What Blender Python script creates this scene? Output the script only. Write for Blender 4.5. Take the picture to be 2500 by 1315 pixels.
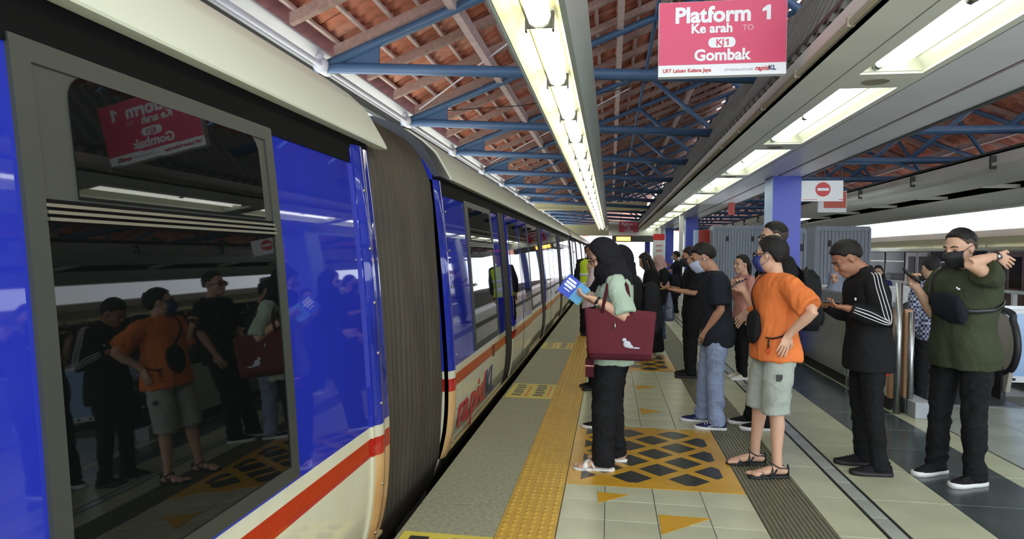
import bpy, math, random
import numpy as np
from math import sin, cos, pi, radians, sqrt, exp
from mathutils import Vector, Matrix
random.seed(7)
for o in list(bpy.data.objects): bpy.data.objects.remove(o)
scene = bpy.context.scene
COL = scene.collection
# ------------------------------------------------------------------ camera
cam_d = bpy.data.cameras.new('camera'); cam = bpy.data.objects.new('camera', cam_d); COL.objects.link(cam)
cam_d.sensor_width = 36.0; cam_d.lens = 36.0 * 1600 / 2500; cam_d.clip_start = .05; cam_d.clip_end = 600
YAW, PITCH, ROLL = radians(8.5506), radians(1.3572), .010
fw = Vector((-sin(YAW)*cos(PITCH), cos(YAW)*cos(PITCH), -sin(PITCH)))
rt = Vector((cos(YAW), sin(YAW), 0)); up = rt.cross(fw)
r2 = rt*cos(ROLL) + up*sin(ROLL); u2 = -rt*sin(ROLL) + up*cos(ROLL)
m = Matrix.Identity(4)
for i in range(3): m[i][0], m[i][1], m[i][2] = r2[i], u2[i], -fw[i]
m[2][3] = 1.5
cam.matrix_world = m
scene.camera = cam
# ------------------------------------------------------------------ sky, exposure
world = bpy.data.worlds.new('overcast_sky'); scene.world = world; world.use_nodes = True
bg = world.node_tree.nodes['Background']; bg.inputs[0].default_value = (.86, .93, 1, 1); bg.inputs[1].default_value = 2.3
sun_d = bpy.data.lights.new('sun', 'SUN'); sun_d.energy = 11.0; sun_d.angle = radians(4); sun_d.color = (1, .96, .9)
sun = bpy.data.objects.new('sun', sun_d); COL.objects.link(sun); sun.rotation_euler = (radians(8), radians(-48), 0); sun.location = (-20, 0, 30)
vs = scene.view_settings
vs.view_transform = 'Standard'; vs.look = 'None'; vs.gamma = 1; vs.use_curve_mapping = False; vs.exposure = 0.58
TUBE = 3.6      # emission of the fluorescent lamps
# ------------------------------------------------------------------ helpers
def C(r, g, b):
    f = lambda c: (c/255/12.92 if c <= 10 else ((c/255+.055)/1.055)**2.4)
    return (f(r), f(g), f(b), 1)
MATS = {}
def mat(name, col, rough=.5, metal=0, spec=.5, var=0, vs_=6, bump=0, bs=40, coat=0, emit=0, alpha=1, ior=None, trans=0, stretch=None, col2=None, crough=.05):
    if name in MATS: return MATS[name]
    mt = bpy.data.materials.new(name); mt.use_nodes = True; nt = mt.node_tree; N = nt.nodes; L = nt.links
    b = N['Principled BSDF']
    b.inputs['Base Color'].default_value = col; b.inputs['Roughness'].default_value = rough; b.inputs['Metallic'].default_value = metal
    b.inputs['Specular IOR Level'].default_value = spec; b.inputs['Coat Weight'].default_value = coat; b.inputs['Coat Roughness'].default_value = crough
    if ior: b.inputs['IOR'].default_value = ior
    if trans: b.inputs['Transmission Weight'].default_value = trans
    if alpha < 1: b.inputs['Alpha'].default_value = alpha
    if emit: b.inputs['Emission Color'].default_value = col; b.inputs['Emission Strength'].default_value = emit
    if var or bump:
        tc = N.new('ShaderNodeTexCoord'); mp = N.new('ShaderNodeMapping'); L.new(tc.outputs['Object'], mp.inputs[0])
        if stretch: mp.inputs['Scale'].default_value = stretch
    if var:
        n = N.new('ShaderNodeTexNoise'); n.inputs['Scale'].default_value = vs_; n.inputs['Detail'].default_value = 6; L.new(mp.outputs[0], n.inputs[0])
        r = N.new('ShaderNodeValToRGB'); L.new(n.outputs[0], r.inputs[0])
        c2 = col2 or tuple(min(1, c*(1+var)) for c in col[:3]) + (1,)
        c1 = tuple(c*(1-var) for c in col[:3]) + (1,) if not col2 else col
        r.color_ramp.elements[0].position = .32; r.color_ramp.elements[1].position = .68
        r.color_ramp.elements[0].color = c1; r.color_ramp.elements[1].color = c2
        L.new(r.outputs[0], b.inputs['Base Color'])
    if bump:
        n = N.new('ShaderNodeTexNoise'); n.inputs['Scale'].default_value = bs; n.inputs['Detail'].default_value = 4; L.new(mp.outputs[0], n.inputs[0])
        bp = N.new('ShaderNodeBump'); bp.inputs['Strength'].default_value = bump; bp.inputs['Distance'].default_value = .02
        L.new(n.outputs[0], bp.inputs['Height']); L.new(bp.outputs[0], b.inputs['Normal'])
    MATS[name] = mt
    return mt
def nrm(v):
    v = np.asarray(v, float); l = np.linalg.norm(v); return v/l if l > 1e-9 else v
class MB:
    """collects shapes, then links them as ONE mesh object"""
    def __init__(s): s.v = []; s.f = []; s.m = []
    def add(s, vs, fs, mi=0):
        o = len(s.v); s.v += [tuple(map(float, p)) for p in vs]; s.f += [tuple(i+o for i in f) for f in fs]; s.m += [mi]*len(fs); return s
    def box(s, x0, x1, y0, y1, z0, z1, mi=0):
        v = [(x, y, z) for x in (x0, x1) for y in (y0, y1) for z in (z0, z1)]
        return s.add(v, [(0, 1, 3, 2), (4, 6, 7, 5), (0, 4, 5, 1), (2, 3, 7, 6), (0, 2, 6, 4), (1, 5, 7, 3)], mi)
    def obox(s, c, ax, ay, az, hx, hy, hz, mi=0):
        c, ax, ay, az = map(np.asarray, (c, ax, ay, az))
        v = [c+ax*x*hx+ay*y*hy+az*z*hz for x in (-1, 1) for y in (-1, 1) for z in (-1, 1)]
        return s.add(v, [(0, 1, 3, 2), (4, 6, 7, 5), (0, 4, 5, 1), (2, 3, 7, 6), (0, 2, 6, 4), (1, 5, 7, 3)], mi)
    def loft(s, rings, cap=True, close=True, mi=0):
        n = len(rings[0]); o = []
        vs = [p for r in rings for p in r]; fs = []
        for i in range(len(rings)-1):
            for j in range(n if close else n-1):
                a = i*n+j; b = i*n+(j+1) % n
                fs.append((a, b, b+n, a+n))
        if cap:
            fs.append(tuple(range(n))[::-1]); fs.append(tuple(range((len(rings)-1)*n, len(rings)*n)))
        return s.add(vs, fs, mi)
    def tube(s, pts, rad, n=8, cap=True, up=(0, 0, 1), mi=0, rnd=False):
        pts = [np.asarray(p, float) for p in pts]; k = len(pts)
        if not hasattr(rad, '__len__'): rad = [rad]*k
        rad = [(r, r) if not hasattr(r, '__len__') else r for r in rad]
        rings = []; u = None
        if rnd:   # rounded ends
            d0 = nrm(pts[0]-pts[1]); d1 = nrm(pts[-1]-pts[-2]); ra, rb = rad[0], rad[-1]
            mk = lambda r, q: (r[0]*q, r[1]*q)
            pts = [pts[0]+d0*max(ra)*.95, pts[0]+d0*max(ra)*.6] + pts + [pts[-1]+d1*max(rb)*.6, pts[-1]+d1*max(rb)*.95]
            rad = [mk(ra, .25), mk(ra, .78)] + rad + [mk(rb, .78), mk(rb, .25)]; k += 4
        for i in range(k):
            t = nrm(pts[min(i+1, k-1)]-pts[max(i-1, 0)])
            if u is None:
                u = np.asarray(up, float)
                if abs(u @ t) > .95: u = np.array([1., 0, 0]) if abs(t[0]) < .9 else np.array([0, 1., 0])
            u = nrm(u - t*(u @ t)); w = np.cross(t, u)
            rings.append([pts[i] + u*rad[i][0]*cos(2*pi*j/n) + w*rad[i][1]*sin(2*pi*j/n) for j in range(n)])
        return s.loft(rings, cap, mi=mi)
    def ell(s, c, r, nu=12, nv=8, R=None, mi=0):
        c = np.asarray(c, float); vs = []; fs = []
        for i in range(1, nv):
            t = pi*i/nv
            for j in range(nu):
                p = np.array([r[0]*sin(t)*cos(2*pi*j/nu), r[1]*sin(t)*sin(2*pi*j/nu), r[2]*cos(t)])
                vs.append(c + (R @ p if R is not None else p))
        a = len(vs); e = np.array([0, 0, r[2]]); e = R @ e if R is not None else e
        vs += [c+e, c-e]
        for i in range(nv-2):
            for j in range(nu):
                k = i*nu+j; l = i*nu+(j+1) % nu; fs.append((k, k+nu, l+nu, l))
        for j in range(nu):
            fs.append((a, j, (j+1) % nu)); fs.append((a+1, (nv-2)*nu+(j+1) % nu, (nv-2)*nu+j))
        return s.add(vs, fs, mi)
    def poly(s, pts, h, ax=2, mi=0):
        """extrude polygon pts (3d, planar) along vector h"""
        h = np.asarray(h, float); n = len(pts); p = [np.asarray(q, float) for q in pts]
        return s.add(p+[q+h for q in p], [tuple(range(n))[::-1], tuple(range(n, 2*n))]+[(i, (i+1) % n, (i+1) % n+n, i+n) for i in range(n)], mi)
    def mesh(s, name, mats, smooth=False, off=None):
        me = bpy.data.meshes.new(name); v = s.v
        if off is not None: v = [(p[0]-off[0], p[1]-off[1], p[2]-off[2]) for p in v]
        me.from_pydata(v, [], s.f)
        for mm in (mats if isinstance(mats, (list, tuple)) else [mats]): me.materials.append(mm)
        if any(s.m): me.polygons.foreach_set('material_index', s.m)
        if smooth: me.polygons.foreach_set('use_smooth', [True]*len(s.f))
        import bmesh
        bm = bmesh.new(); bm.from_mesh(me); bmesh.ops.recalc_face_normals(bm, faces=bm.faces); bm.to_mesh(me); bm.free()
        return me
    def build(s, name, mats, parent=None, smooth=False, off=None, bevel=0):
        """off = the point that becomes the object's origin (parent space)"""
        me = s.mesh(name, mats, smooth, off)
        o = link(name, me, parent)
        if off is not None: o.location = off
        if bevel:
            b = o.modifiers.new('bevel', 'BEVEL'); b.width = bevel; b.segments = 2; b.limit_method = 'ANGLE'
        return o
def link(name, me, parent=None):
    o = bpy.data.objects.new(name, me); COL.objects.link(o)
    if parent: o.parent = parent
    return o
def tag(o, label=None, cat=None, group=None, kind=None):
    if label: o['label'] = label
    if cat: o['category'] = cat
    if group: o['group'] = group
    if kind: o['kind'] = kind
    return o
def thing(name, label, cat, loc=(0, 0, 0), rz=0, group=None, kind=None):
    o = bpy.data.objects.new(name, None); COL.objects.link(o); o.location = loc; o.rotation_euler = (0, 0, rz); o.empty_display_size = .1
    return tag(o, label, cat, group, kind)
def arc_box(x0, x1, y0, y1, r, n=5):
    """rounded rectangle outline, ccw"""
    p = []
    for cx, cy, a in ((x1-r, y1-r, 0), (x0+r, y1-r, 90), (x0+r, y0+r, 180), (x1-r, y0+r, 270)):
        for i in range(n+1):
            t = radians(a+90*i/n); p.append((cx+r*cos(t), cy+r*sin(t)))
    return p
DG = None
def bake(o):
    dg = bpy.context.evaluated_depsgraph_get(); dg.update()
    return bpy.data.meshes.new_from_object(o.evaluated_get(dg))
def text_mesh(body, size, mt, extrude=.001, bold=0, align='CENTER', shear=0, space=1):
    cu = bpy.data.curves.new('txt', 'FONT'); cu.body = body; cu.size = size; cu.extrude = extrude; cu.offset = bold; cu.align_x = align; cu.shear = shear
    cu.resolution_u = 3; cu.space_character = space
    o = bpy.data.objects.new('txt', cu); COL.objects.link(o)
    me = bake(o); bpy.data.objects.remove(o); bpy.data.curves.remove(cu)
    me.materials.clear(); me.materials.append(mt)
    return me
def put_text(name, body, size, mt, parent, loc, rot, **k):
    me = text_mesh(body, size, mt, **k); o = link(name, me, parent); o.location = loc; o.rotation_euler = rot
    return o
def smooth_path(pts, n=5):
    P = [np.asarray(p, float) for p in pts]; P = [2*P[0]-P[1]]+P+[2*P[-1]-P[-2]]; out = []
    for i in range(1, len(P)-2):
        a, b, c, d = P[i-1:i+3]
        for k in range(n):
            t = k/n; out.append(.5*(2*b+(c-a)*t+(2*a-5*b+4*c-d)*t*t+(3*b-a-3*c+d)*t**3))
    return out+[P[-2]]
def remesh(mb, voxel, it=4, fac=.5):
    me = mb.mesh('tmp', [], True); o = link('tmp', me)
    r = o.modifiers.new('r', 'REMESH'); r.mode = 'VOXEL'; r.voxel_size = voxel; r.use_smooth_shade = True
    if it:
        sm = o.modifiers.new('s', 'SMOOTH'); sm.factor = fac; sm.iterations = it
    out = bake(o); bpy.data.objects.remove(o); bpy.data.meshes.remove(me)
    out.polygons.foreach_set('use_smooth', [True]*len(out.polygons))
    return out
# ================================================================== materials of the place
m_grout = mat('grout', C(96, 98, 88), .8)
m_tile = mat('pale_floor_tile', C(182, 186, 158), .30, var=.10, vs_=3, spec=.5, bump=.02, bs=30)
m_tile2 = mat('grey_floor_tile', C(160, 168, 160), .25, var=.12, vs_=2)
m_dark = mat('slate_floor_tile', C(66, 76, 78), .22, var=.2, vs_=2.5)
m_conc = mat('speckled_concrete', C(150, 152, 128), .55, var=.22, vs_=42, bump=.08, bs=120)
m_yel = mat('tactile_yellow', C(196, 158, 62), .45, var=.10, vs_=9)
m_ypaint = mat('yellow_floor_paint', C(198, 152, 44), .28, var=.12, vs_=5)
m_ypale = mat('pale_yellow_sticker', C(214, 198, 84), .4, var=.06, vs_=6)
m_diam = mat('charcoal_floor_paint', C(50, 54, 50), .3, var=.15, vs_=8)
m_ribm = mat('ribbed_strip_brown_grey', C(108, 108, 90), .5, var=.15, vs_=7, stretch=(8, 1, 1))
m_black = mat('black_joint', C(22, 22, 22), .6)
m_blue_st = mat('steel_blue_paint', C(68, 95, 128), .4, var=.08, vs_=3, spec=.4)
m_timber = mat('mauve_grey_timber', C(172, 142, 134), .65, var=.15, vs_=5, stretch=(4, 1, 4))
m_batten = mat('pale_batten', C(204, 180, 176), .6, var=.12, vs_=6)
m_tileA = mat('terracotta_roof_tile', C(208, 128, 104), .7, var=.22, vs_=6, bump=.1, bs=25)
m_tileB = mat('pink_terracotta_roof_tile', C(216, 150, 132), .7, var=.2, vs_=7, bump=.1, bs=25)
m_tileC = mat('brown_terracotta_roof_tile', C(180, 110, 90), .75, var=.25, vs_=6, bump=.1, bs=25)
m_white = mat('white_paint', C(226, 228, 226), .4, var=.04, vs_=3)
m_eave = mat('pale_lilac_eave_board', C(206, 206, 218), .4, var=.05, vs_=3)
m_cream = mat('cream_trough_paint', C(196, 192, 146), .4)
m_troug = mat('grey_trough_paint', C(176, 188, 180), .4, var=.03, vs_=2)
m_soff = mat('soffit_panel', C(230, 231, 220), .45, var=.05, vs_=1.5)
m_soff2 = mat('soffit_lilac_panel', C(228, 230, 236), .35, var=.05, vs_=1.5)
m_reflec = mat('lamp_reflector_white', C(214, 216, 198), .3)
m_grey = mat('dark_grey_metal', C(70, 72, 70), .5)
m_lamp = mat('lamp_diffuser', (1, .97, .84, 1), .4, emit=TUBE*.95)
m_tube = mat('fluorescent_tube', (.97, 1, .90, 1), .4, emit=TUBE)
m_clear = mat('clear_plastic', (1, 1, .92, 1), .1, trans=.9, ior=1.4)
m_steel = mat('stainless_steel', C(168, 172, 174), .3, metal=1, var=.08, vs_=3, stretch=(1, 1, 12))
m_corr = mat('corrugated_grey_sheet', C(112, 112, 106), .5, var=.12, vs_=4)
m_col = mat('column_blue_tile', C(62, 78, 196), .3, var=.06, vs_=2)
m_coll = mat('lit_side_and_frame_blue', C(150, 184, 226), .35)  # column blue made paler for its lit side; also frames the red panel
m_pink = mat('sign_pink', C(218, 66, 104), .35, var=.03, vs_=2)
m_signw = mat('sign_white', C(236, 240, 240), .35)
m_red = mat('sign_red', C(206, 40, 40), .4)
m_navy = mat('sign_navy', C(34, 44, 96), .4)
m_led = mat('led_orange', (1, .36, .06, 1), .5, emit=4)
m_greyp = mat('grey_ribbed_panel', C(112, 120, 130), .4, var=.12, vs_=3, stretch=(10, 10, .6))
m_glassg = mat('frosted_green_panel', C(190, 206, 186), .2, var=.05, vs_=2)
m_wood = mat('tan_wood_edge', C(176, 134, 98), .55, var=.2, vs_=6, stretch=(6, 6, 1))
m_iceb = mat('pale_blue_glass_panel', C(168, 200, 240), .12, var=.04, vs_=1.2)
m_rub = mat('black_rubber', C(28, 28, 30), .5)
m_escal = mat('escalator_metal', C(90, 94, 98), .4, metal=.6)

# ================================================================== floor
EDGE = -1.09
fl = MB()
fl.box(EDGE, 2.93, -2, 60, -.30, -.008); fl.box(2.93, 5.6, -2, 7.9, -.30, -.008); fl.box(2.93, 5.6, 16, 60, -.30, -.008); fl.box(5.6, 9.9, -2, 60, -.30, -.008)
fl.box(EDGE, EDGE+.3, -2, 60, -1.3, -.30); fl.box(9.6, 9.9, -2, 60, -1.3, -.30)
floor = fl.build('floor', m_grout); tag(floor, 'station platform floor of pale tiles with a yellow tactile line', 'floor', kind='structure')
# speckled platform edge slabs
es = []
y = -1.0
while y < 60:
    q = MB(); q.box(EDGE-.015, -.592, y, y+1.19, -.05, 0); es.append((q, y)); y += 1.2
for q, y in es: q.build('edge_slab', m_conc, floor)
# tile zones : x edges, length, material
near = []; rest = {}
def zone(xe, y0, L, mt, skip=None, ymax=60, y1=None):
    k = 0
    for i in range(len(xe)-1):
        yy = y0
        while yy < (y1 or ymax):
            x0, x1 = xe[i]+.002, xe[i+1]-.002
            d = sqrt((x0+x1)**2/4 + (yy+L/2)**2)
            if not skip or not skip(x0, x1, yy, yy+L): near.append((yy if yy > 2.2 else 99, x0, x1, yy+.002, yy+L-.002, mt))
            yy += L
zone([-.272, -.015, .283, .58, .868], .12, .3, m_tile)
zone([1.235, 1.488], .12, .6, m_tile)
zone([1.508, 1.602], .12, .3, m_tile2)
zone([1.62, 2.08], .12, .6, m_tile)
zone([2.08, 2.70], .12, .6, m_dark)
zone([2.70, 2.93], .12, .6, m_tile)
zone([2.95, 3.55, 4.15, 4.75, 5.35], -.48, .6, m_tile2, y1=7.2)
zone([5.6, 6.2, 6.8, 7.4, 8.0, 8.6, 9.2, 9.9], .12, .6, m_tile2, ymax=34)
near.sort(key=lambda t: t[0])
cache = {}; bulk = {}
for k, (d, x0, x1, y0, y1, mt) in enumerate(near):
    z = .0 + random.uniform(-.0006, .0006)
    if k < 288:
        key = (round(x1-x0, 3), round(y1-y0, 3), mt.name)
        if key not in cache:
            q = MB(); w, l = (x1-x0)/2, (y1-y0)/2; e = .0010
            q.loft([[(-w, -l, -.012), (w, -l, -.012), (w, l, -.012), (-w, l, -.012)], [(-w, -l, -.002), (w, -l, -.002), (w, l, -.002), (-w, l, -.002)], [(-w+e, -l+e, 0), (w-e, -l+e, 0), (w-e, l-e, 0), (-w+e, l-e, 0)]])
            cache[key] = q.mesh('floor_tile', mt)
        o = link('floor_tile', cache[key], floor); o.location = ((x0+x1)/2, (y0+y1)/2, z)
    else:
        bulk.setdefault(mt.name, (MB(), mt))[0].box(x0, x1, y0, y1, -.012, z)
for n, (q, mt) in bulk.items():
    tag(q.build('distant_floor_tiles', mt, floor), kind='stuff')
# ribbed anti-slip strip beside the tiles
yy = -.4
rib = MB(); rib.box(-.18, .18, -.6, .6, -.012, -.003)
for i in range(14): x = -.17+i*.0262; rib.box(x-.007, x+.007, -.597, .597, -.004, .003)
ribme = rib.mesh('ribbed_plate', m_ribm)
while yy < 45:
    o = link('ribbed_plate', ribme, floor); o.location = (1.052, yy+.6, 0); yy += 1.2
# two black slot channels
for x in (1.498, 1.611):
    q = MB(); q.box(x-.008, x+.008, -1, 60, -.012, -.002); q.build('slot_channel', m_black, floor)
# tactile tiles
tac = MB(); tac.box(-.157, .157, -.149, .149, -.012, .001)
for i in range(6):
    x = -.128+i*.0512
    for j in range(5):
        y = -.118+j*.059
        tac.loft([[(x-.012, y-.022, .001), (x+.012, y-.022, .001), (x+.012, y+.022, .001), (x-.012, y+.022, .001)], [(x-.007, y-.016, .0055), (x+.007, y-.016, .0055), (x+.007, y+.016, .0055), (x-.007, y+.016, .0055)]], mi=0)
tacme = tac.mesh('tactile_tile', m_yel)
tp = thing('tactile_paving', 'yellow tactile paving strip running along the platform edge', 'tactile strip', (-.433, 2, 0))
y = .15
while y < 45:
    o = link('tactile_tile', tacme, tp); o.location = (0, y-2, 0); y += .3
# waiting-box markings : yellow sheet with charcoal diamonds
def diamonds(y0, y1, label):
    t = thing('queue_marking', label, 'floor marking', (.33, (y0+y1)/2, 0), group='diamond queue boxes on the floor')
    x0, x1 = -.270, .862; b = MB(); b.box(x0-.33, x1-.33, y0-(y0+y1)/2, y1-(y0+y1)/2, .0002, .0022); b.build('yellow_field', m_ypaint, t)
    cx, cy = .33, (y0+y1)/2; n = 4; px, py = .375, .37
    bx0, bx1, by0, by1 = x0+.09-cx, x1-.09-cx, y0+.09-cy, y1-.09-cy
    def clip(poly, f):
        out = []
        for i in range(len(poly)):
            a, c = poly[i], poly[(i+1) % len(poly)]; fa, fc = f(a), f(c)
            if fa >= 0: out.append(a)
            if fa*fc < 0: s = fa/(fa-fc); out.append((a[0]+(c[0]-a[0])*s, a[1]+(c[1]-a[1])*s))
        return out
    for i in range(-4, 5):
        for j in range(-5, 6):
            if (i+j) % 2: continue
            x, y = i*px/2+.02, j*py/2
            p = [(x-.135, y), (x, y-.135), (x+.135, y), (x, y+.135)]
            for f in (lambda q: q[0]-bx0, lambda q: bx1-q[0], lambda q: q[1]-by0, lambda q: by1-q[1]):
                p = clip(p, f) if p else p
            if len(p) >= 3:
                ar = abs(sum(p[k][0]*p[(k+1) % len(p)][1]-p[(k+1) % len(p)][0]*p[k][1] for k in range(len(p))))/2
                if ar > .004:
                    q = MB(); q.poly([(a, c, .0022) for a, c in p], (0, 0, .0012)); q.build('diamond', m_diam, t)
diamonds(4.27, 5.77, 'yellow box with charcoal diamonds under the woman in mint shirt')
diamonds(8.62, 10.1, 'far yellow box with charcoal diamonds beyond the first one')
for (a, b_, c_), lb in (([(1458, 1200), (1461, 1227), (1536, 1208)], 'small yellow arrow triangle on tile just before the diamond box'),
                      ([(1608, 1256), (1615, 1305), (1735, 1266)], 'large yellow arrow triangle nearest the bottom of the picture'),
                      ([(1560, 995), (1567, 1011), (1614, 1004)], 'yellow arrow triangle beyond the near diamond box'),
                      ([(1551, 940), (1556, 951), (1602, 943)], 'tiny yellow arrow triangle close to the far diamond box')):
    def ground(px, py):
        d = fw + r2*((px-1250)/1600) - u2*((py-657.5)/1600); t = -1.5/d.z; return (d.x*t, d.y*t, .0006)
    pts = [ground(*a), ground(*b_), ground(*c_)]
    q = MB(); q.poly(pts, (0, 0, .0016)); tag(q.build('arrow_triangle', m_ypaint, off=pts[0]), lb, 'floor arrow', 'yellow arrow triangles')
# yellow stickers on the speckled edge
def sticker(y0, y1, lb, n=2):
    t = thing('edge_sticker', lb, 'floor sticker', (-.83, (y0+y1)/2, 0), group='yellow warning stickers on the platform edge')
    h = (y1-y0)/2; q = MB(); q.box(-.25, .238, -h, h, .0003, .0018); q.build('sheet', m_ypale, t)
    for x in (-.20, .03):
        q = MB()
        for k in range(5):
            yk = -h*.7+k*h*.33
            q.box(x+(.008*(k % 2)), x+.115-(.012*((k+1) % 2)), yk, yk+h*.22, .0018, .0026)
        q.build('print_block', m_diam, t)
        q = MB(); q.box(x+.15, x+.158, -h*.75, h*.75, .0018, .0026); q.box(x+.165, x+.172, -h*.75, h*.6, .0018, .0026); q.build('red_line', m_red, t)
sticker(6.75, 7.5, 'yellow sticker with dark print on the edge beside the red train lettering')
sticker(10.4, 11.1, 'smaller yellow sticker further along the platform edge')
sticker(2.75, 3.38, 'yellow sticker cut off at the bottom of the picture')

# ================================================================== track beds
q = MB(); q.box(-9, EDGE+.02, -8, 90, -1.4, -1.25); q.box(9.88, 30, -8, 90, -1.4, -1.25)
tag(q.build('track_bed', mat('ballast', C(60, 58, 54), .9, var=.4, vs_=12)), 'dark ballast bed under the trains', 'track', kind='structure')

# ================================================================== roof
SL = .405; EX, EZ = -3.10, 3.83; GX, GZ = -3.42, 3.70; RX, RZ = 4.0, 3.70+.405*(4+3.42)   # tile underside line, left eave to ridge
def roof_z(x): return EZ+SL*(x-EX) if x < RX else RZ-SL*(x-RX)
ROOF_Y0, ROOF_Y1 = 1.5, 95
roof = MB()
th = .03
sh = MB()   # boarding above the tiles keeps the daylight out
sh.poly([(EX-.7, ROOF_Y0-1, roof_z(EX)+.09), (RX-.25, ROOF_Y0-1, RZ+.13), (RX-.25, ROOF_Y1, RZ+.13), (EX-.7, ROOF_Y1, roof_z(EX)+.09)], (0, 0, .03))
sh.poly([(RX+.25, ROOF_Y0-1, RZ+.13), (11.5, ROOF_Y0-1, roof_z(11.5)+.23), (11.5, ROOF_Y1, roof_z(11.5)+.23), (RX+.25, ROOF_Y1, RZ+.13)], (0, 0, .03))
ceil = sh.build('ceiling', m_tileC); tag(ceil, 'pitched station roof of terracotta tiles seen from below', 'roof', kind='structure')
# pantile : S-wave across (along y), long along slope
TW, TL = .215, .345
def tile_pts(x0, yc, lift=0.0):
    pr = []
    prof = [(-.115, .000), (-.085, .022), (-.05, .034), (-.012, .024), (.02, .004), (.06, -.004), (.10, .000)]
    rows = []
    for x, dz in ((x0, -.018), (x0+TL*.94, .022)):
        rows.append([(x, yc+a, roof_z(x)+b*1.0+dz+.035+lift) for a, b in prof])
    return rows
def tile_into(mb, x0, yc, lift=0, mi=0):
    r = tile_pts(x0, yc, lift); n = len(r[0])
    low = r; upr = [[(p[0], p[1], p[2]+.016) for p in row] for row in r]
    vs = low[0]+low[1]+upr[0]+upr[1]; fs = []
    for i in range(n-1):
        fs.append((i, i+1, n+i+1, n+i)); fs.append((2*n+i, 3*n+i, 3*n+i+1, 2*n+i+1)); fs.append((i, 2*n+i, 2*n+i+1, i+1))
    mb.add(vs, fs, mi)
tm = [m_tileA, m_tileB, m_tileC]
proto = []
for mt_ in tm:
    q = MB(); tile_into(q, EX, 0); me = q.mesh('roof_tile', mt_, True, off=(EX, 0, EZ)); proto.append(me)
tl = []
rows = int((RX-.3-EX)/(TL*.905))
for i in range(rows):
    x0 = EX + i*TL*.905
    y = ROOF_Y0
    while y < 34:
        h = roof_z(x0)-1.5; px = 1491+1600*x0/max(y, .1); py = 622-1600*h/max(y, .1)
        vis = (py > -60 and 500 < px < 1900)
        tl.append(((-(1/y) if vis else 1), x0, y)); y += TW
tl.sort()
bulk = MB()
for k, (s, x0, y) in enumerate(tl):
    r = random.random(); mi = 0 if r < .5 else (1 if r < .75 else 2)
    if k < 296:
        o = link('roof_tile', proto[mi], ceil); o.location = (x0, y, roof_z(x0)+random.uniform(-.004, .004))
    else:
        tile_into(bulk, x0, y, random.uniform(-.004, .004), mi)
tag(bulk.build('distant_roof_tiles', tm, ceil, smooth=True), kind='stuff')
bulk = MB()
i = 0
while RX+3+i*TL*.905 < 11.3:
    x1 = RX+3.0+i*TL*.905; y = 4
    while y < 30:
        prof = [(-.115, .0), (-.05, .034), (.02, .004), (.10, .0)]
        a = [(x1, y+p, roof_z(x1)+b+.06) for p, b in prof]; c_ = [(x1+TL, y+p, roof_z(x1+TL)+b+.02) for p, b in prof]
        n = 4; fs = [(j, j+1, n+j+1, n+j) for j in range(3)]
        bulk.add(a+c_, fs, random.choice((0, 0, 1, 2))); y += TW
    i += 1
tag(bulk.build('roof_tiles_beyond_ridge', tm, ceil, smooth=True), kind='stuff')
# battens, rafters, purlins under the tiles
def slope_bar(mb, x0, x1, y0, y1, zo, h):
    v = []
    for x in (x0, x1):
        for yv in (y0, y1):
            for dz in (zo-h, zo): v.append((x, yv, roof_z(x)+dz))
    mb.add(v, [(0, 1, 3, 2), (4, 6, 7, 5), (0, 4, 5, 1), (2, 3, 7, 6), (0, 2, 6, 4), (1, 5, 7, 3)])
for i in range(rows):
    x = EX+.045+i*TL*.905
    q = MB(); q.box(x-.022, x+.022, ROOF_Y0-.5, 40, roof_z(x)-.020, roof_z(x)+.014); q.build('batten', m_batten, ceil, off=(x, 5, roof_z(x)))
rme = None
y = ROOF_Y0+.45
while y < 44:
    q = MB(); slope_bar(q, EX, RX-.25, y-.04, y+.04, -.02, .11); q.build('rafter', m_timber, ceil, off=(EX, y, EZ)); y += 1.02
y = ROOF_Y0+.45
while y < 44:
    q = MB(); slope_bar(q, RX+.25, 11.3, y-.04, y+.04, .02, .11); q.build('rafter', m_timber, ceil, off=(11.3, y, EZ)); y += 2.04
for x in (-1.72, .1, 1.95, 3.6, 5.6, 7.4, 9.2):
    q = MB(); z = roof_z(x)-.12 if x < RX else roof_z(x)-.08; q.box(x-.045, x+.045, ROOF_Y0-1, 44, z-.15, z); q.build('purlin', m_batten, ceil, off=(x, 5, z))
# eave : gutter, lilac fascia board
q = MB(); q.box(GX-.12, GX-.02, -2, 46, GZ-.16, GZ+.12); q.build('gutter', m_grey, ceil)
q = MB(); q.poly([(GX+.02, -2, 3.66), (GX+.22, -2, 3.735), (GX+.22, 46, 3.735), (GX+.02, 46, 3.66)], (0, 0, .02)); q.box(GX-.02, GX+.02, -2, 46, 3.64, 3.70); tag(q.build('trim_1', m_eave), 'pale lilac eave board above the train roof', 'eave board', kind='structure')
q = MB(); q.box(GX-.75, GX-.12, -4, 60, 3.47, 3.50)
q.build('eave_soffit', mat('slate_blue_soffit', C(92, 108, 138), .5), ceil)

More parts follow.
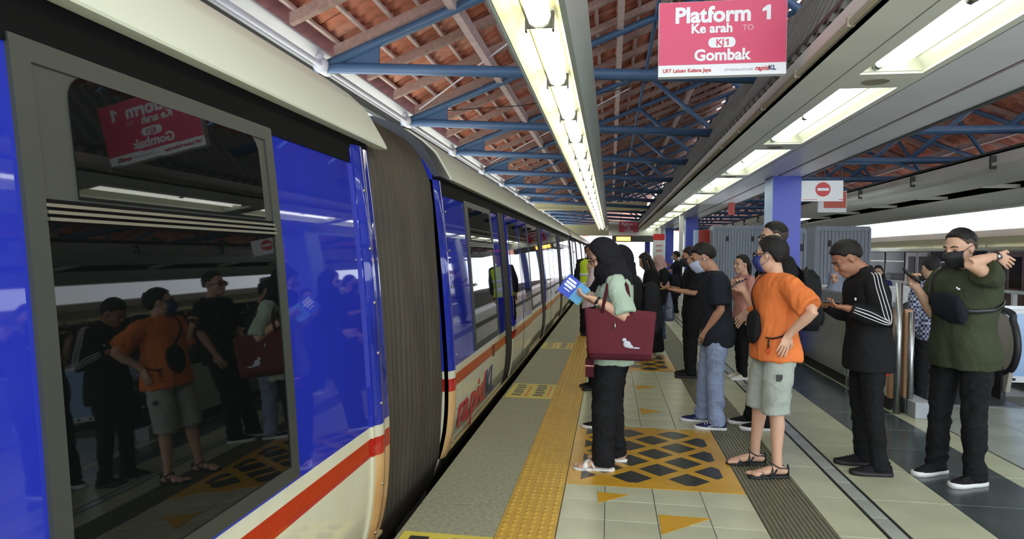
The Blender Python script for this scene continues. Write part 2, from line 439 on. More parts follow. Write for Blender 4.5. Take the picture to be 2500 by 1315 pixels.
# trusses -----------------------------------------------------------
LJ = (-3.2, 3.56)
def truss(y, label):
    t = thing('roof_truss', label, 'truss', (LJ[0], y, LJ[1]), group='blue tubular roof trusses')
    L = lambda x, z, dy=0: (x-LJ[0], dy, z-LJ[1])
    def mem(name, a, b_, r, n=8):
        q = MB(); q.tube([L(*a), L(*b_)], r, n); q.build(name, m_blue_st, t, smooth=True)
    mem('bottom_chord', (-3.3, 3.565), (1.8, 3.29), .062, 10); mem('bottom_chord', (1.8, 3.29), (11.2, 3.3), .062, 10)
    rz = lambda x: roof_z(x)-.36
    mem('top_chord', (-3.2, 3.57), (RX, rz(RX)), .058, 10); mem('top_chord', (11.2, 3.57), (RX, rz(RX)), .058, 10)
    A = (.62, 3.57+.405*.9*(.62+3.2)+.10)
    A = (.62, 3.57+(rz(RX)-3.57)*(.62+3.2)/(RX+3.2))
    mem('web', A, (2.6, 3.3), .045)
    mem('web', (2.6, 3.3), (3.2, rz(3.2)), .035)
    B = (7.38, 3.57+(rz(RX)-3.57)*(11.2-7.38)/(11.2-RX))
    mem('web', B, (5.4, 3.3), .045); mem('web', B, (8.6, 3.3), .045); mem('web', (8.6, 3.3), (9.4, rz(9.4)-.1), .04); mem('web', (9.4, rz(9.4)-.1), (10.1, 3.3), .04)
    # gusset plate and clamp at the eave joint
    q = MB(); q.poly([L(-3.25, 3.52, -.008), L(-2.55, 3.50, -.008), L(-2.55, 3.80, -.008), L(-3.0, 3.70, -.008)], (0, .016, 0)); q.build('gusset', m_blue_st, t)
    q = MB(); q.tube([L(-3.2, 3.57, -.11), L(-3.2, 3.57, .11)], .085, 10); q.tube([L(-3.2, 3.65, -.13), L(-3.2, 3.65, -.11)], .05, 6); q.build('joint_clamp', m_eave, t, smooth=True)
    return A
names = ['first tubular roof truss, nearest, behind the pink platform sign', 'second tubular roof truss from the camera', 'third tubular roof truss from the camera', 'fourth tubular roof truss from the camera', 'fifth tubular roof truss from the camera', 'sixth tubular roof truss from the camera', 'seventh tubular roof truss just before the cream cross beam']
ys = [6.98, 10.03, 13.08, 16.13, 19.18, 22.23, 25.28]
for y, n in zip(ys, names): A = truss(y, n)
y = 28.3; k = 0
while y < 47: truss(y, '%s tubular roof truss from the camera, beyond the cream cross beam' % ['eighth', 'ninth', 'tenth', 'eleventh', 'twelfth', 'thirteenth', 'fourteenth'][k]); y += 3.05; k += 1
# longitudinal tubes through joints
for (x, z, r, nm, lb) in ((-3.2, 3.57, .030, 'eave_tube', 'pale blue tube running along the eave joints above the train'), (A[0], A[1], .032, 'tie_tube', 'thin blue tube linking the upper truss joints')):
    q = MB(); q.tube([(x, 0, z), (x, 45, z)], r, 10); tag(q.build(nm, m_eave if nm == 'eave_tube' else m_blue_st, smooth=True, off=(x, 0, z)), lb, 'tube', kind='structure')
# bracing rods
for k, (a, b_, lb) in enumerate((((-3.0, 10.0, 3.75), (.3, 7.0, 4.75), 'thin white bracing rod rising from the second truss to the first'),
                              ((-3.0, 16.1, 3.75), (.3, 13.1, 4.75), 'thin white bracing rod between the third and fourth trusses'))):
    q = MB(); q.tube([a, b_], .012, 6); tag(q.build('bracing_rod', m_eave, off=a), lb, 'rod', 'white bracing rods')
q = MB(); q.tube([(-2.8, 10.6, 3.85), (-1.5, 11, 4.0), (0, 11.6, 4.35), (1.4, 12.2, 4.85)], .008, 5); tag(q.build('cable', m_rub, off=(-2.8, 10.6, 3.85)), 'thin dark cable slung under the tiles', 'cable')
# cream cross beam further back
q = MB(); q.box(-3.1, 1.4, 26.6, 26.9, 3.36, 3.62); q.box(-3.1, 1.4, 26.55, 26.95, 3.30, 3.36); tag(q.build('cross_beam', m_cream, off=(-3.1, 26.7, 3.3)), 'cream cross beam under the roof behind the seventh truss', 'beam', kind='structure')
q = MB(); q.box(-3.4, 1.4, 39.6, 39.9, 2.65, 3.3); tag(q.build('far_beam', m_cream, off=(-3.4, 39.7, 2.6)), 'pale cross beam at the far end above the train', 'beam', kind='structure')

# ================================================================== left lamp trough
tr = thing('lamp_trough', 'long cream lamp trough with a row of lamps hanging above the platform', 'light fixture', (-.41, 1, 2.70))
Y0t, Y1t = -.3, 33.5
o_ = (-.41, 1, 2.70)
def tq(name, prof, mt):   # thin bent sheet following prof (x,z), both sides
    q = MB(); n = len(prof); t_ = .006
    a = [[(x-o_[0], Y-o_[1], z-o_[2]) for x, z in prof] for Y in (Y0t, Y1t)]
    nn = [(x+dx, z+dz) for x, z, dx, dz in prof2(prof, t_)]
    ring0 = [(x-o_[0], Y0t-o_[1], z-o_[2]) for x, z in prof] + [(x-o_[0], Y0t-o_[1], z-o_[2]) for x, z in nn[::-1]]
    ring1 = [(x, y+(Y1t-Y0t), z) for x, y, z in ring0]
    q.loft([ring0, ring1]); return q.build(name, mt, tr)
def prof2(p, t):
    out = []
    for i in range(len(p)):
        a = np.array(p[max(i-1, 0)]); b_ = np.array(p[min(i+1, len(p)-1)]); d = nrm(b_-a); out.append((p[i][0], p[i][1], -d[1]*t, d[0]*t))
    return out
tq('side_panel', [(-.60, 2.70), (-.575, 2.695), (-.66, 2.90)], m_troug)
tq('side_panel', [(-.155, 2.94), (-.235, 2.70), (-.26, 2.70)], m_troug)
tq('reflector', [(-.575, 2.70), (-.535, 2.80), (-.50, 2.84)], m_cream)
tq('reflector', [(-.31, 2.84), (-.275, 2.80), (-.26, 2.70)], m_cream)
tq('back_panel', [(-.66, 2.91), (-.155, 2.945)], m_troug)
tq('gear_tray', [(-.50, 2.85), (-.31, 2.85)], m_cream)
lp = MB(); pr_ = [(-.062, .05), (-.066, .02), (-.05, -.02), (-.02, -.036), (.02, -.036), (.05, -.02), (.066, .02), (.062, .05)]
lp.loft([[(x, y, z) for x, z in pr_] for y in (-.53, .53)]); lpme = lp.mesh('lamp', m_lamp, True)
br = MB(); br.box(-.08, .08, .565, .58, -.03, .06); br.box(-.08, -.07, .56, .60, -.045, .06); br.box(.07, .08, .56, .60, -.045, .06); brme = br.mesh('bracket', m_grey)
ec = MB(); ec.loft([[(x*.96, y, z*.96) for x, z in pr_] for y in (.531, .562)]); ecme = ec.mesh('end_cap', m_clear)
y = .55
while y < 33:
    for nm, me in (('lamp', lpme), ('bracket', brme), ('end_cap', ecme)):
        o = link(nm, me, tr); o.location = (.005, y-1, .075)
    y += 1.25
for y in ys:
    q = MB(); q.tube([(0, y-1, .2), (0, y-1, .74)], .01, 6); q.build('hanger', m_grey, tr)

# ================================================================== right soffit
sf = thing('soffit', 'long boxed soffit with recessed fluorescent lights over the right of the platform', 'soffit', (1.25, 1, 2.70), kind='structure')
S = lambda mb, nm, mt: mb.build(nm, mt, sf)
def SB(nm, mt, x0, x1, y0, y1, z0, z1): q = MB(); q.box(x0-1.25, x1-1.25, y0-1, y1-1, z0-2.7, z1-2.7); return q.build(nm, mt, sf)
SY1 = 70
SB('fascia', m_soff, 1.25, 1.27, -2, SY1, 2.70, 2.86)
SB('edge_panel', m_soff, 1.25, 1.492, -2, SY1, 2.70, 2.715)
SB('panel_gap', m_black, 1.49, 1.506, -2, SY1, 2.712, 2.73)
SB('panel_gap', m_black, 2.036, 2.052, -2, SY1, 2.712, 2.73)
SB('side_panel', m_soff2, 2.05, 2.44, -2, SY1, 2.70, 2.715)
SB('panel_gap', m_wood, 2.44, 2.48, -2, SY1, 2.72, 2.735)
SB('outer_panel', m_soff2, 2.48, 2.82, -2, SY1, 2.70, 2.715)
SB('outer_edge', m_grey, 2.82, 2.86, -2, SY1, 2.685, 2.90)
SB('top_cover', m_grey, 1.26, 2.85, -2, SY1, 2.92, 2.95)
y = 2.25; RL = 2.38; k = 0
tb = MB(); tb.tube([(0, -.565, 0), (0, .565, 0)], .026, 10); tbme = tb.mesh('tube', m_tube, True)
cp = MB(); cp.tube([(0, -.03, 0), (0, .03, 0)], .03, 8); cpme = cp.mesh('tube_socket', m_steel, True)
while y < 40:
    y0, y1 = y, y+RL
    SB('light_frame', m_soff, 1.504, 1.60, y0, y1, 2.70, 2.716); SB('light_frame', m_soff, 1.985, 2.038, y0, y1, 2.70, 2.716)
    SB('bridge_panel', m_soff, 1.504, 2.038, y1, y1+.37, 2.70, 2.715)
    q = MB()
    a = [(1.60, 2.716), (1.64, 2.80), (1.95, 2.80), (1.985, 2.716)]
    q.loft([[(x-1.25, yy-1, z-2.7) for x, z in a+[(p[0], p[1]+.01) for p in a[::-1]]] for yy in (y0, y1)], cap=True)
    for yy in (y0, y1-.008): q.box(1.60-1.25, 1.985-1.25, yy-1, yy+.008-1, .016, .10)
    q.build('light_recess', m_reflec, sf)
    for yy in (y0+.03+.60, y0+.03+1.75):
        o = link('tube', tbme, sf); o.location = (1.70-1.25, yy-1, .05); o2 = link('tube', tbme, sf); o2.location = (1.84-1.25, yy-1, .07)
    for yy in (y0+.04, y0+1.20, y1-.04):
        o = link('tube_socket', cpme, sf); o.location = (1.70-1.25, yy-1, .05)
    q = MB(); q.tube([(1.77-1.25, y1+.185-1, -.006), (1.77-1.25, y1+.185-1, .001)], .085, 16); q.build('speaker_grille', mat('grille_taupe', C(150, 146, 128), .7), sf)
    y += RL+.37
SB('bridge_panel', m_soff, 1.504, 2.038, -2, 2.25, 2.70, 2.715)
# conduit along the soffit edge with clips
q = MB(); q.tube([(1.235, -2, 2.735), (1.235, 41, 2.735)], .02, 8); pp = q.build('conduit', mat('beige_conduit', C(150, 140, 118), .5), smooth=True, off=(1.235, 1, 2.735)); tag(pp, 'beige conduit pipe clipped along the soffit edge', 'pipe')
q = MB(); q.box(-.024, .024, -.012, .012, -.026, .024); clme = q.mesh('pipe_clip', mat('clip_beige', C(170, 162, 140), .5))
y = 2.7
while y < 36: o = link('pipe_clip', clme, pp); o.location = (0, y-1, 0); y += 1.0
# corrugated sheet rising above the soffit
q = MB(); n = 0; ring = []
y = 1.0
prof = []
while y < 41:
    for dy, d in ((0, 0), (.06, 0), (.08, .035), (.14, .035), (.16, 0)): prof.append((y+dy, d))
    y += .2
nrm_ = (-.914, .406)
def cs(t, off): return [(1.27+.36*t+nrm_[0]*(d+off), yy, 2.86+.80*t+nrm_[1]*(d+off)) for yy, d in prof]
r0, r1, r2_, r3 = cs(0, 0), cs(1, 0), cs(1, -.01), cs(0, -.01)
n = len(prof); vs_l = r0+r1+r2_+r3; fs = []
for i in range(n-1):
    for a in range(4): fs.append((a*n+i, a*n+i+1, ((a+1) % 4)*n+i+1, ((a+1) % 4)*n+i))
q.add(vs_l, fs); tag(q.build('corrugated_sheet', m_corr, off=(1.27, 1, 2.86)), 'grey corrugated sheet sloping up above the right soffit', 'cladding', kind='structure')
# white patched stripes painted under the soffit near the column
# ================================================================== second soffit far right
s2 = thing('far_soffit', 'second boxed soffit with gutter over the far right platform edge', 'soffit', (5.4, 1, 2.70), kind='structure')
def S2(nm, mt, x0, x1, y0, y1, z0, z1): q = MB(); q.box(x0-5.4, x1-5.4, y0-1, y1-1, z0-2.7, z1-2.7); return q.build(nm, mt, s2)
S2('fascia', m_soff, 5.16, 5.20, 2, 45, 2.66, 2.92); S2('panel', m_soff, 5.20, 6.3, 2, 45, 2.72, 2.74); S2('panel', m_soff, 6.75, 8.7, 2, 45, 2.66, 2.69); S2('dark_slot', m_wood, 6.3, 6.75, 2, 45, 2.80, 2.82)
S2('outer_fascia', m_soff, 8.66, 8.70, 2, 45, 2.62, 2.95); S2('top_cover', m_grey, 5.16, 8.7, 2, 45, 2.95, 2.98); S2('pipe', m_soff, 5.10, 5.14, 2, 45, 2.76, 2.80)
for y in np.arange(5, 40, 2.4): S2('bracket', m_soff, 6.25, 6.8, y, y+.08, 2.70, 2.76); S2('clip', m_grey, 5.09, 5.16, y, y+.04, 2.72, 2.9)
for y in (22, 26, 30, 34): S2('lamp', m_tube, 6.0, 6.25, y, y+2.4, 2.705, 2.72)

# ================================================================== columns
def column(x0, x1, y, d, label, ztop=2.70, sy=1):
    t = thing('column', label, 'column', ((x0+x1)/2, y+d/2, 0), group='square blue columns')
    h = (x1-x0)/2; q = MB(); q.box(-h+.0, h, -d/2, d/2, 0, ztop-.0); q.build('shaft', m_col, t)
    q = MB(); q.box(-h-.012, -h-.0005, -d/2+.004, d/2-.004, 0, ztop-.02); q.build('lit_side_sheet', m_coll, t)  # paler sheet colours the column's left side as lit
    q = MB(); q.box(-h-.02, h+.02, -d/2-.02, d/2+.02, 0, .1); q.build('base_trim', m_grey, t)
    return t
column(2.39, 2.79, 10.3, .5, 'big blue column with lit left side coloured paler beside the no entry sign')
column(2.33, 2.70, 21.2, .5, 'second blue column behind the man in black mask')
column(2.38, 2.73, 29.6, .5, 'third blue column behind the man in navy polo')
column(2.38, 2.73, 38, .5, 'small blue column left of the third one, deep in the platform')
column(2.38, 2.73, 47, .5, 'farthest tiny blue column at the end of the platform')
for x in (5.9,):
    column(x, x+.45, 27, .5, 'blue column far right under the second soffit')
# slim white posts and poster strips by the columns
for (x, y, h, lb) in ((2.06, 20.0, 2.7, 'slim white post left of the second blue column'), (2.05, 28.6, 2.7, 'slim white post left of the third blue column')):
    q = MB(); q.box(x-.06, x+.06, y-.06, y+.06, 0, h); q.box(x-.09, x+.09, y-.09, y+.09, 0, .05); tag(q.build('post', m_white, off=(x, y, 0)), lb, 'post', 'slim white posts')
pb = thing('poster_banner', 'tall white poster with red head beside the far blue columns', 'poster', (1.88, 26.5, 0))
q = MB(); q.box(-.22, .22, -.02, .02, .9, 2.35); q.build('sheet', m_signw, pb); q = MB(); q.box(-.22, .22, -.024, -.02, 2.1, 2.35); q.build('red_head', m_red, pb)
q = MB()
for k in range(5): q.box(-.12, .12, -.024, -.02, 1.05+k*.2, 1.12+k*.2)
q.build('print', mat('faint_pink_print', C(220, 160, 160), .5), pb); q = MB(); q.tube([(0, .02, 0), (0, .02, .95)], .03); q.box(-.2, .2, -.15, .15, 0, .02); q.build('stand', m_grey, pb)

# ================================================================== signs
def sign(label, x0, x1, y, z0, z1, d, full=True):
    t = thing('platform_sign', label, 'sign', ((x0+x1)/2, y, z0)); w = (x1-x0)/2; h = z1-z0
    q = MB(); q.box(-w, w, 0, d, 0, h); q.build('board', m_signw, t)
    q = MB(); q.box(-w+.002, w-.002, -.003, 0, h*.155, h-.002); q.build('pink_face', m_pink, t)
    R = (pi/2, 0, 0); k = w/.4155
    q = MB(); a = arc_box(-.088*k, .088*k, h*.372, h*.508, .030*k); q.poly([(x, -.004, z) for x, z in a], (0, .002, 0)); q.build('pill', m_signw, t)
    T = lambda s, sz, x, z, mt, **kk: put_text('lettering', s, sz*k, mt, t, (x*k, -.0045, z), R, **kk)
    T('Platform', .144, -.062, h*.72, m_signw, bold=.0052*k); T('KJ', .060, -.012, h*.398, m_pink, bold=.0018*k); T('Gombak', .104, -.0, h*.205, m_signw, bold=.0036*k)
    q = MB(); n1 = [(.285, 0), (.285, .062), (.258, .052), (.258, .073), (.290, .097), (.311, .097), (.311, 0)]; q.poly([(x*k, -.0045, h*.72+z*k) for x, z in n1], (0, .002, 0)); q.build('numeral', m_signw, t)
    q = MB(); n1 = [(.034, 0), (.034, .029), (.024, .025), (.024, .033), (.036, .042), (.044, .042), (.044, 0)]; q.poly([(x*k, -.0055, h*.398+z*k) for x, z in n1], (0, .001, 0)); q.build('numeral', m_pink, t)
    T('Ke arah', .086, -.067, h*.575, m_signw, bold=.0028*k); T('TO', .052, .168, h*.59, mat('sign_text_soft', C(236, 190, 200), .4))
    T('LRT Laluan Kelana Jaya', .034, -.385, h*.055, m_red, align='LEFT', bold=.0006*k); T('LRT KELANA JAYA LINE', .0175, .02, h*.06, mat('sign_text_pale', C(190, 180, 182), .4), align='LEFT')
    T('rapid', .042, .215, h*.055, m_red, align='LEFT', bold=.001, shear=.3); T('KL', .042, .302, h*.055, m_navy, align='LEFT', bold=.0012)
    for x in (-w*.8, w*.8): q = MB(); q.tube([(x, d/2, h), (x, d/2, 3.9-z0)], .012, 6); q.build('hanger', m_grey, t)
    return t
sign('pink and white platform 1 sign hanging above the platform', .304, 1.135, 4.6, 2.715, 3.215, .06)
sign('tiny distant pink platform sign on the far cross beam', .36, 1.26, 31, 2.47, 3.05, .06)
q = MB(); q.box(-.1, 2.4, 31.1, 31.25, 2.42, 3.1); tag(q.build('sign_beam', m_soff, off=(1, 31.1, 2.42)), 'pale beam carrying the distant pink sign', 'beam', kind='structure')
led = thing('led_board', 'dark information display with glowing orange text over the far platform', 'display', (1.2, 31.12, 2.12))
q = MB(); q.box(-1.15, .85, 0, .2, 0, .28); q.build('case', m_grey, led); q = MB(); q.box(-.95, -.3, -.01, 0, .05, .23); q.build('lit_text', m_led, led)
for x in (-.9, .6): q = MB(); q.tube([(x, .08, .28), (x, .08, .31)], .02); q.build('hanger', m_grey, led)
# no entry sign next to the column
ne = thing('no_entry_sign', 'white no entry sign with red disc fixed to the big blue column', 'sign', (3.113, 10.3, 2.325))
q = MB(); q.box(-.325, .262, 0, .05, 0, .305); q.build('board', m_signw, ne)
q = MB(); q.tube([(-.02, -.002, .175), (-.02, -.008, .175)], .105, 28); q.build('red_disc', m_red, ne); q = MB(); q.box(-.10, .06, -.012, -.008, .155, .195); q.build('white_bar', m_signw, ne)
q = MB(); q.box(-.3, -.1, -.003, 0, .02, .027); q.box(.2, .29, -.003, 0, .02, .03); q.build('fine_print', m_red, ne)
es_ = thing('exit_sign', 'red and white sign half hidden behind the no entry sign', 'sign', (4.2, 13.05, 2.39))
q = MB(); q.box(-.36, .14, 0, .06, -.05, .35); q.build('board', m_signw, es_); q = MB(); q.box(-.26, .13, -.004, 0, .03, .34); q.build('red_face', mat('sign_orange_red', C(206, 84, 60), .4), es_)
for x in (-.25, .05): q = MB(); q.tube([(x, .03, .35), (x, .03, .82)], .01, 6); q.build('hanger', m_grey, es_)
# small ceiling camera and red tag under the soffit
q = MB(); q.box(2.58, 2.72, 15.2, 15.24, 2.42, 2.69); tag(q.build('hanging_tag', mat('faded_red_tag', C(196, 90, 80), .5), off=(2.65, 15.2, 2.42)), 'small faded red sign hanging under the soffit left of the column', 'sign')

# ================================================================== grey ribbed enclosures
def ribbed(label, x0, x1, y, z0, z1, d=.5):
    t = thing('ribbed_screen', label, 'screen', ((x0+x1)/2, y, 0)); w = (x1-x0)/2
    q = MB(); q.box(-w, w, .03, d, z0, z1); q.build('core', m_greyp, t)
    n = int(2*w/.06)
    for k in range(n): x = -w+(k+.5)*2*w/n; q = MB(); q.box(x-w/n*.88, x+w/n*.88, .0, .03, z0+.03, z1-.05); q.build('slat', m_greyp, t)
    q = MB(); q.box(-w-.02, w+.02, -.02, d+.02, z1-.05, z1+.03); q.box(-w-.04, -w, -.015, d, 0, z1); q.box(w, w+.04, -.015, d, 0, z1); q.build('frame', m_greyp, t)
    for x in (-w*.5, w*.5): q = MB(); q.box(x-.03, x+.03, -.012, 0, z1-.33, z1-.22); q.build('latch', m_black, t)
ribbed('grey ribbed metal screen behind the woman in pink top', 2.34, 3.45, 15.5, 0, 2.17)
ribbed('narrow grey ribbed screen right of the blue column behind the jacket man', 3.64, 4.50, 12.4, 1.0, 2.02)
ribbed('slim grey screen touching the right side of the blue column', 2.84, 2.98, 10.82, 0, 1.92, .3)
q = MB(); q.box(2.92, 5.62, 12.0, 12.06, -.2, .98); q.box(2.9, 5.64, 11.98, 12.08, .98, 1.02); tag(q.build('parapet', m_white, off=(4.2, 12, 0)), 'white parapet wall behind the escalator void', 'parapet', kind='structure')
rp = thing('red_panel', 'dark red lit panel between the second blue column and the grey screen', 'panel', (2.27, 16.2, 0))
q = MB(); q.box(-.28, -.2, 0, .3, 0, 2.12); q.box(-.2, .3, .02, .3, 0, 1.4); q.build('frame', m_coll, rp); q = MB(); q.box(-.2, .3, 0, .28, 1.4, 2.12); q.build('face', mat('deep_red_print', C(170, 40, 26), .4), rp)

# ================================================================== escalator barrier
bt = thing('barrier', 'waist high barrier of steel and frosted panels beside the jacket man', 'barrier', (2.74, 8.3, 0))
def BB(nm, mt, x0, x1, y0, y1, z0, z1): q = MB(); q.box(x0-2.74, x1-2.74, y0-8.3, y1-8.3, z0, z1); return q.build(nm, mt, bt)
BB('frosted_panel', m_glassg, 2.72, 2.75, 6.92, 8.02, .13, 1.0); BB('steel_panel', m_steel, 2.70, 2.76, 8.06, 9.9, .13, 1.04); BB('steel_panel', m_steel, 2.70, 2.76, 9.93, 12.0, .13, 1.04)
BB('top_rail', m_steel, 2.69, 2.78, 6.80, 8.05, 1.02, 1.07); BB('top_rail', m_steel, 2.69, 2.78, 8.05, 12.0, 1.04, 1.08); BB('kick_gap', m_black, 2.73, 2.76, 6.92, 12.0, .0, .11)
for y in (8.03, 9.9, 12.0): BB('foot', m_steel, 2.71, 2.75, y-.03, y+.03, 0, .14)
q = MB(); q.tube([(2.74-2.74, 6.76-8.3, 0), (0, 6.76-8.3, 1.26)], .032, 12); q.build('post', m_steel, bt, smooth=True)
BB('wood_edge', m_wood, 2.70, 2.78, 6.84, 6.90, .13, 1.0)
BB('wood_edge', m_wood, 2.83, 2.90, 6.84, 6.90, .13, 1.0)
q = MB(); q.tube([(.115, 6.76-8.3, 0), (.115, 6.76-8.3, .98)], .028, 12); q.build('post', m_steel, bt, smooth=True)
BB('dark_base', m_black, 2.80, 2.96, 6.80, 7.0, 0, .13)
q = MB(); q.box(2.83, 3.0, 6.58, 7.2, 0, .15); tag(q.build('kerb_block', mat('grey_kerb', C(170, 176, 182), .6, var=.1), off=(3.05, 6.9, 0), bevel=.008), 'low grey kerb block at the foot of the barrier posts', 'kerb')
# escalator
ec_ = thing('escalator', 'escalator descending behind the green shirt man with pale blue glass side', 'escalator', (4.1, 8, 0))
def EB(nm, mt, x0, x1, y0, y1, z0, z1): q = MB(); q.box(x0-4.1, x1-4.1, y0-8, y1-8, z0, z1); return q.build(nm, mt, ec_)
EB('landing_plate', m_escal, 3.12, 4.12, 7.25, 9.5, -.02, .012)
for k in range(6): EB('step', m_escal, 3.15, 4.08, 9.5+k*.4, 9.91+k*.4, -.26-.12*k, -.02-.12*k)
EB('floor_slab', m_escal, 4.2, 5.58, 7.9, 15.9, -.45, -.20)
EB('skirt', m_rub, 3.10, 3.14, 7.6, 12, -.5, .45); EB('skirt', m_rub, 4.10, 4.15, 7.6, 12, -.5, .45)
q = MB(); q.loft([[(3.10+dx-4.1, y-8, z) for y, z in [(7.5, .42), (7.42, .6), (7.5, .84), (7.7, .93), (9.5, .93), (12, .1), (12, -.4), (9.5, .4)]] for dx in (0, .04)]); q.build('balustrade', mat('beige_balustrade', C(168, 164, 154), .25), ec_)
ring = [(7.75, .25), (7.5, .35), (7.40, .58), (7.48, .84), (7.72, .96), (9.5, .96), (12, .12)]
q = MB(); q.tube(smooth_path([(3.12-4.1, y-8, z) for y, z in ring]), .035, 8); q.build('handrail', m_rub, ec_, smooth=True)
q = MB(); q.tube(smooth_path([(4.14-4.1, y-8, z) for y, z in ring]), .035, 8); q.build('handrail', m_rub, ec_, smooth=True)
q = MB(); q.loft([[(4.12+dx-4.1, y-8, z) for y, z in [(7.55, .1), (7.42, .6), (7.5, .84), (7.7, .93), (9.5, .93), (12, .1), (12, -.4), (9.5, .1)]] for dx in (0, .04)]); q.build('balustrade', mat('beige_balustrade', C(168, 164, 154), .25), ec_)
gp = thing('glass_enclosure', 'pale blue glass enclosure panel with steel rail at the right edge', 'glass panel', (5.09, 8.62, 0))
for k in range(3):
    x = -.62+k*.72; q = MB(); q.box(x+.01, x+.71, -.015, .015, .10, .86); q.build('pane', m_iceb, gp)
    q = MB(); q.box(x-.015, x+.01, -.03, .03, .0, .94); q.build('post', m_steel, gp)
q = MB(); q.box(-.66, 1.6, -.035, .035, .90, .94); q.build('top_rail', m_steel, gp); q = MB(); q.box(-.66, 1.6, -.02, .02, .85, .90); q.build('under_rail', m_signw, gp); q = MB(); q.box(-.66, 1.6, -.03, .03, .03, .10); q.build('bottom_rail', m_signw, gp)
for k in range(10): q = MB(); q.box(-.55+k*.2, -.5+k*.2, -.034, -.03, .05, .08); q.build('slot', m_black, gp)
# fence on the far platform edge
fe = thing('fence', 'low white fence with posts in front of the far right train', 'fence', (8.3, 20, 0))
for z0, z1 in ((.78, .84), (.45, .49)): q = MB(); q.box(-.03, .03, -10, 20, z0, z1); q.build('rail', m_signw, fe)
for y in np.arange(-9.5, 20, 1.5): q = MB(); q.box(-.04, .04, y-.04, y+.04, 0, .82); q.build('fence_post', m_signw, fe)
# ================================================================== trains
def paint(name, cream, red, blue, rust=0):
    mt = bpy.data.materials.new(name); mt.use_nodes = True; N = mt.node_tree.nodes; L = mt.node_tree.links; b = N['Principled BSDF']
    b.inputs['Roughness'].default_value = .5; b.inputs['Specular IOR Level'].default_value = .0; b.inputs['Coat Weight'].default_value = 1; b.inputs['Coat Roughness'].default_value = .03; b.inputs['Coat IOR'].default_value = 1.6
    tc = N.new('ShaderNodeTexCoord'); sp = N.new('ShaderNodeSeparateXYZ'); L.new(tc.outputs['Object'], sp.inputs[0])
    mr = N.new('ShaderNodeMapRange'); mr.inputs[1].default_value = -.5; mr.inputs[2].default_value = 2.5; L.new(sp.outputs[2], mr.inputs[0])
    cr = N.new('ShaderNodeValToRGB'); cr.color_ramp.interpolation = 'CONSTANT'; L.new(mr.outputs[0], cr.inputs[0])
    e = cr.color_ramp.elements; e[0].position = 0; e[0].color = cream; e[1].position = (.455+.5)/3; e[1].color = red
    for z, c in ((.552, C(206, 206, 184)), (.605, blue)):
        k = e.new((z+.5)/3); k.color = c
    n = N.new('ShaderNodeTexNoise'); n.inputs['Scale'].default_value = 3; n.inputs['Detail'].default_value = 5
    mp = N.new('ShaderNodeMapping'); mp.inputs['Scale'].default_value = (1, 3, .7); L.new(tc.outputs['Object'], mp.inputs[0]); L.new(mp.outputs[0], n.inputs[0])
    mx = N.new('ShaderNodeMix'); mx.data_type = 'RGBA'; mx.blend_type = 'MULTIPLY'; mx.inputs[0].default_value = .5 if rust else .16
    L.new(cr.outputs[0], mx.inputs[6]); r2c = N.new('ShaderNodeValToRGB'); L.new(n.outputs[0], r2c.inputs[0])
    r2c.color_ramp.elements[0].position = .35; r2c.color_ramp.elements[0].color = (.42, .28, .14, 1) if rust else (.72, .64, .46, 1); r2c.color_ramp.elements[1].position = .6; r2c.color_ramp.elements[1].color = (1, 1, 1, 1)
    L.new(r2c.outputs[0], mx.inputs[7]); L.new(mx.outputs[2], b.inputs['Base Color'])
    return mt
m_paint = paint('train_livery', C(206, 204, 178), C(172, 34, 22), C(36, 48, 164))
m_paint2 = paint('train_livery_stained', C(206, 166, 112), C(176, 44, 34), C(36, 50, 158), 1)
m_cart = mat('train_cream_roof', C(216, 220, 200), .35, coat=.15, var=.02, vs_=1.5)
m_frame = mat('window_frame_grey', C(58, 61, 55), .5, metal=.1, var=.08, vs_=2)
m_pane = mat('dark_train_glass', C(10, 13, 12), .02, spec=.5, ior=1.48)
m_blackm = mat('train_black_trim', C(14, 14, 14), .8, spec=.1)
m_jamb = mat('door_jamb_dark', C(40, 36, 34), .6, spec=.2)
m_bel = mat('bellows_rubber', C(60, 54, 42), .6, var=.28, vs_=4, stretch=(1, 1, .4), bump=.15, bs=30)
m_bolt = mat('bolt_metal', C(170, 166, 150), .3, metal=1)
m_under = mat('underframe_grime', C(52, 46, 36), .7, var=.3, vs_=6)
PZ = [-.22, -.08, 0, .1, .3, .5, .8, 1.1, 1.4, 1.6, 1.8, 2.0, 2.09]
PX = [-1.33, -1.27, -1.235, -1.212, -1.196, -1.19, -1.205, -1.23, -1.255, -1.275, -1.298, -1.322, -1.332]
PF = np.polyfit(PZ, PX, 6)
def sx(z): return float(np.polyval(PF, z))
def zrows(z0, z1, r):
    zs = list(np.linspace(z0, z1, max(2, int((z1-z0)/.06)+2)))
    if r > 0:
        for k in range(6): t = radians(90*k/5); zs += [z0+r*(1-cos(t)), z1-r*(1-cos(t))]
    return sorted(set(round(z, 4) for z in zs))
def patch(z0, z1, y0, y1, out, inn, r=0, flip=None, sidex=None, rt_=None):
    """slab that follows the curved car side, with rounded corners. rt_ : rounds only the top corners"""
    f = sidex or sx; q = MB(); rings = []
    for z in zrows(z0, z1, max(r, rt_ or 0)):
        ins = 0
        for rr, dz in (((r, z-z0), (r, z1-z)) if rt_ is None else ((rt_, z1-z),)):
            if rr > 0 and dz < rr: ins = max(ins, rr-sqrt(max(0, rr*rr-(rr-dz)**2)))
        x = f(z); rings.append([(x+out, y0+ins, z), (x+out, y1-ins, z), (x+inn, y1-ins, z), (x+inn, y0+ins, z)])
    q.loft(rings); return q
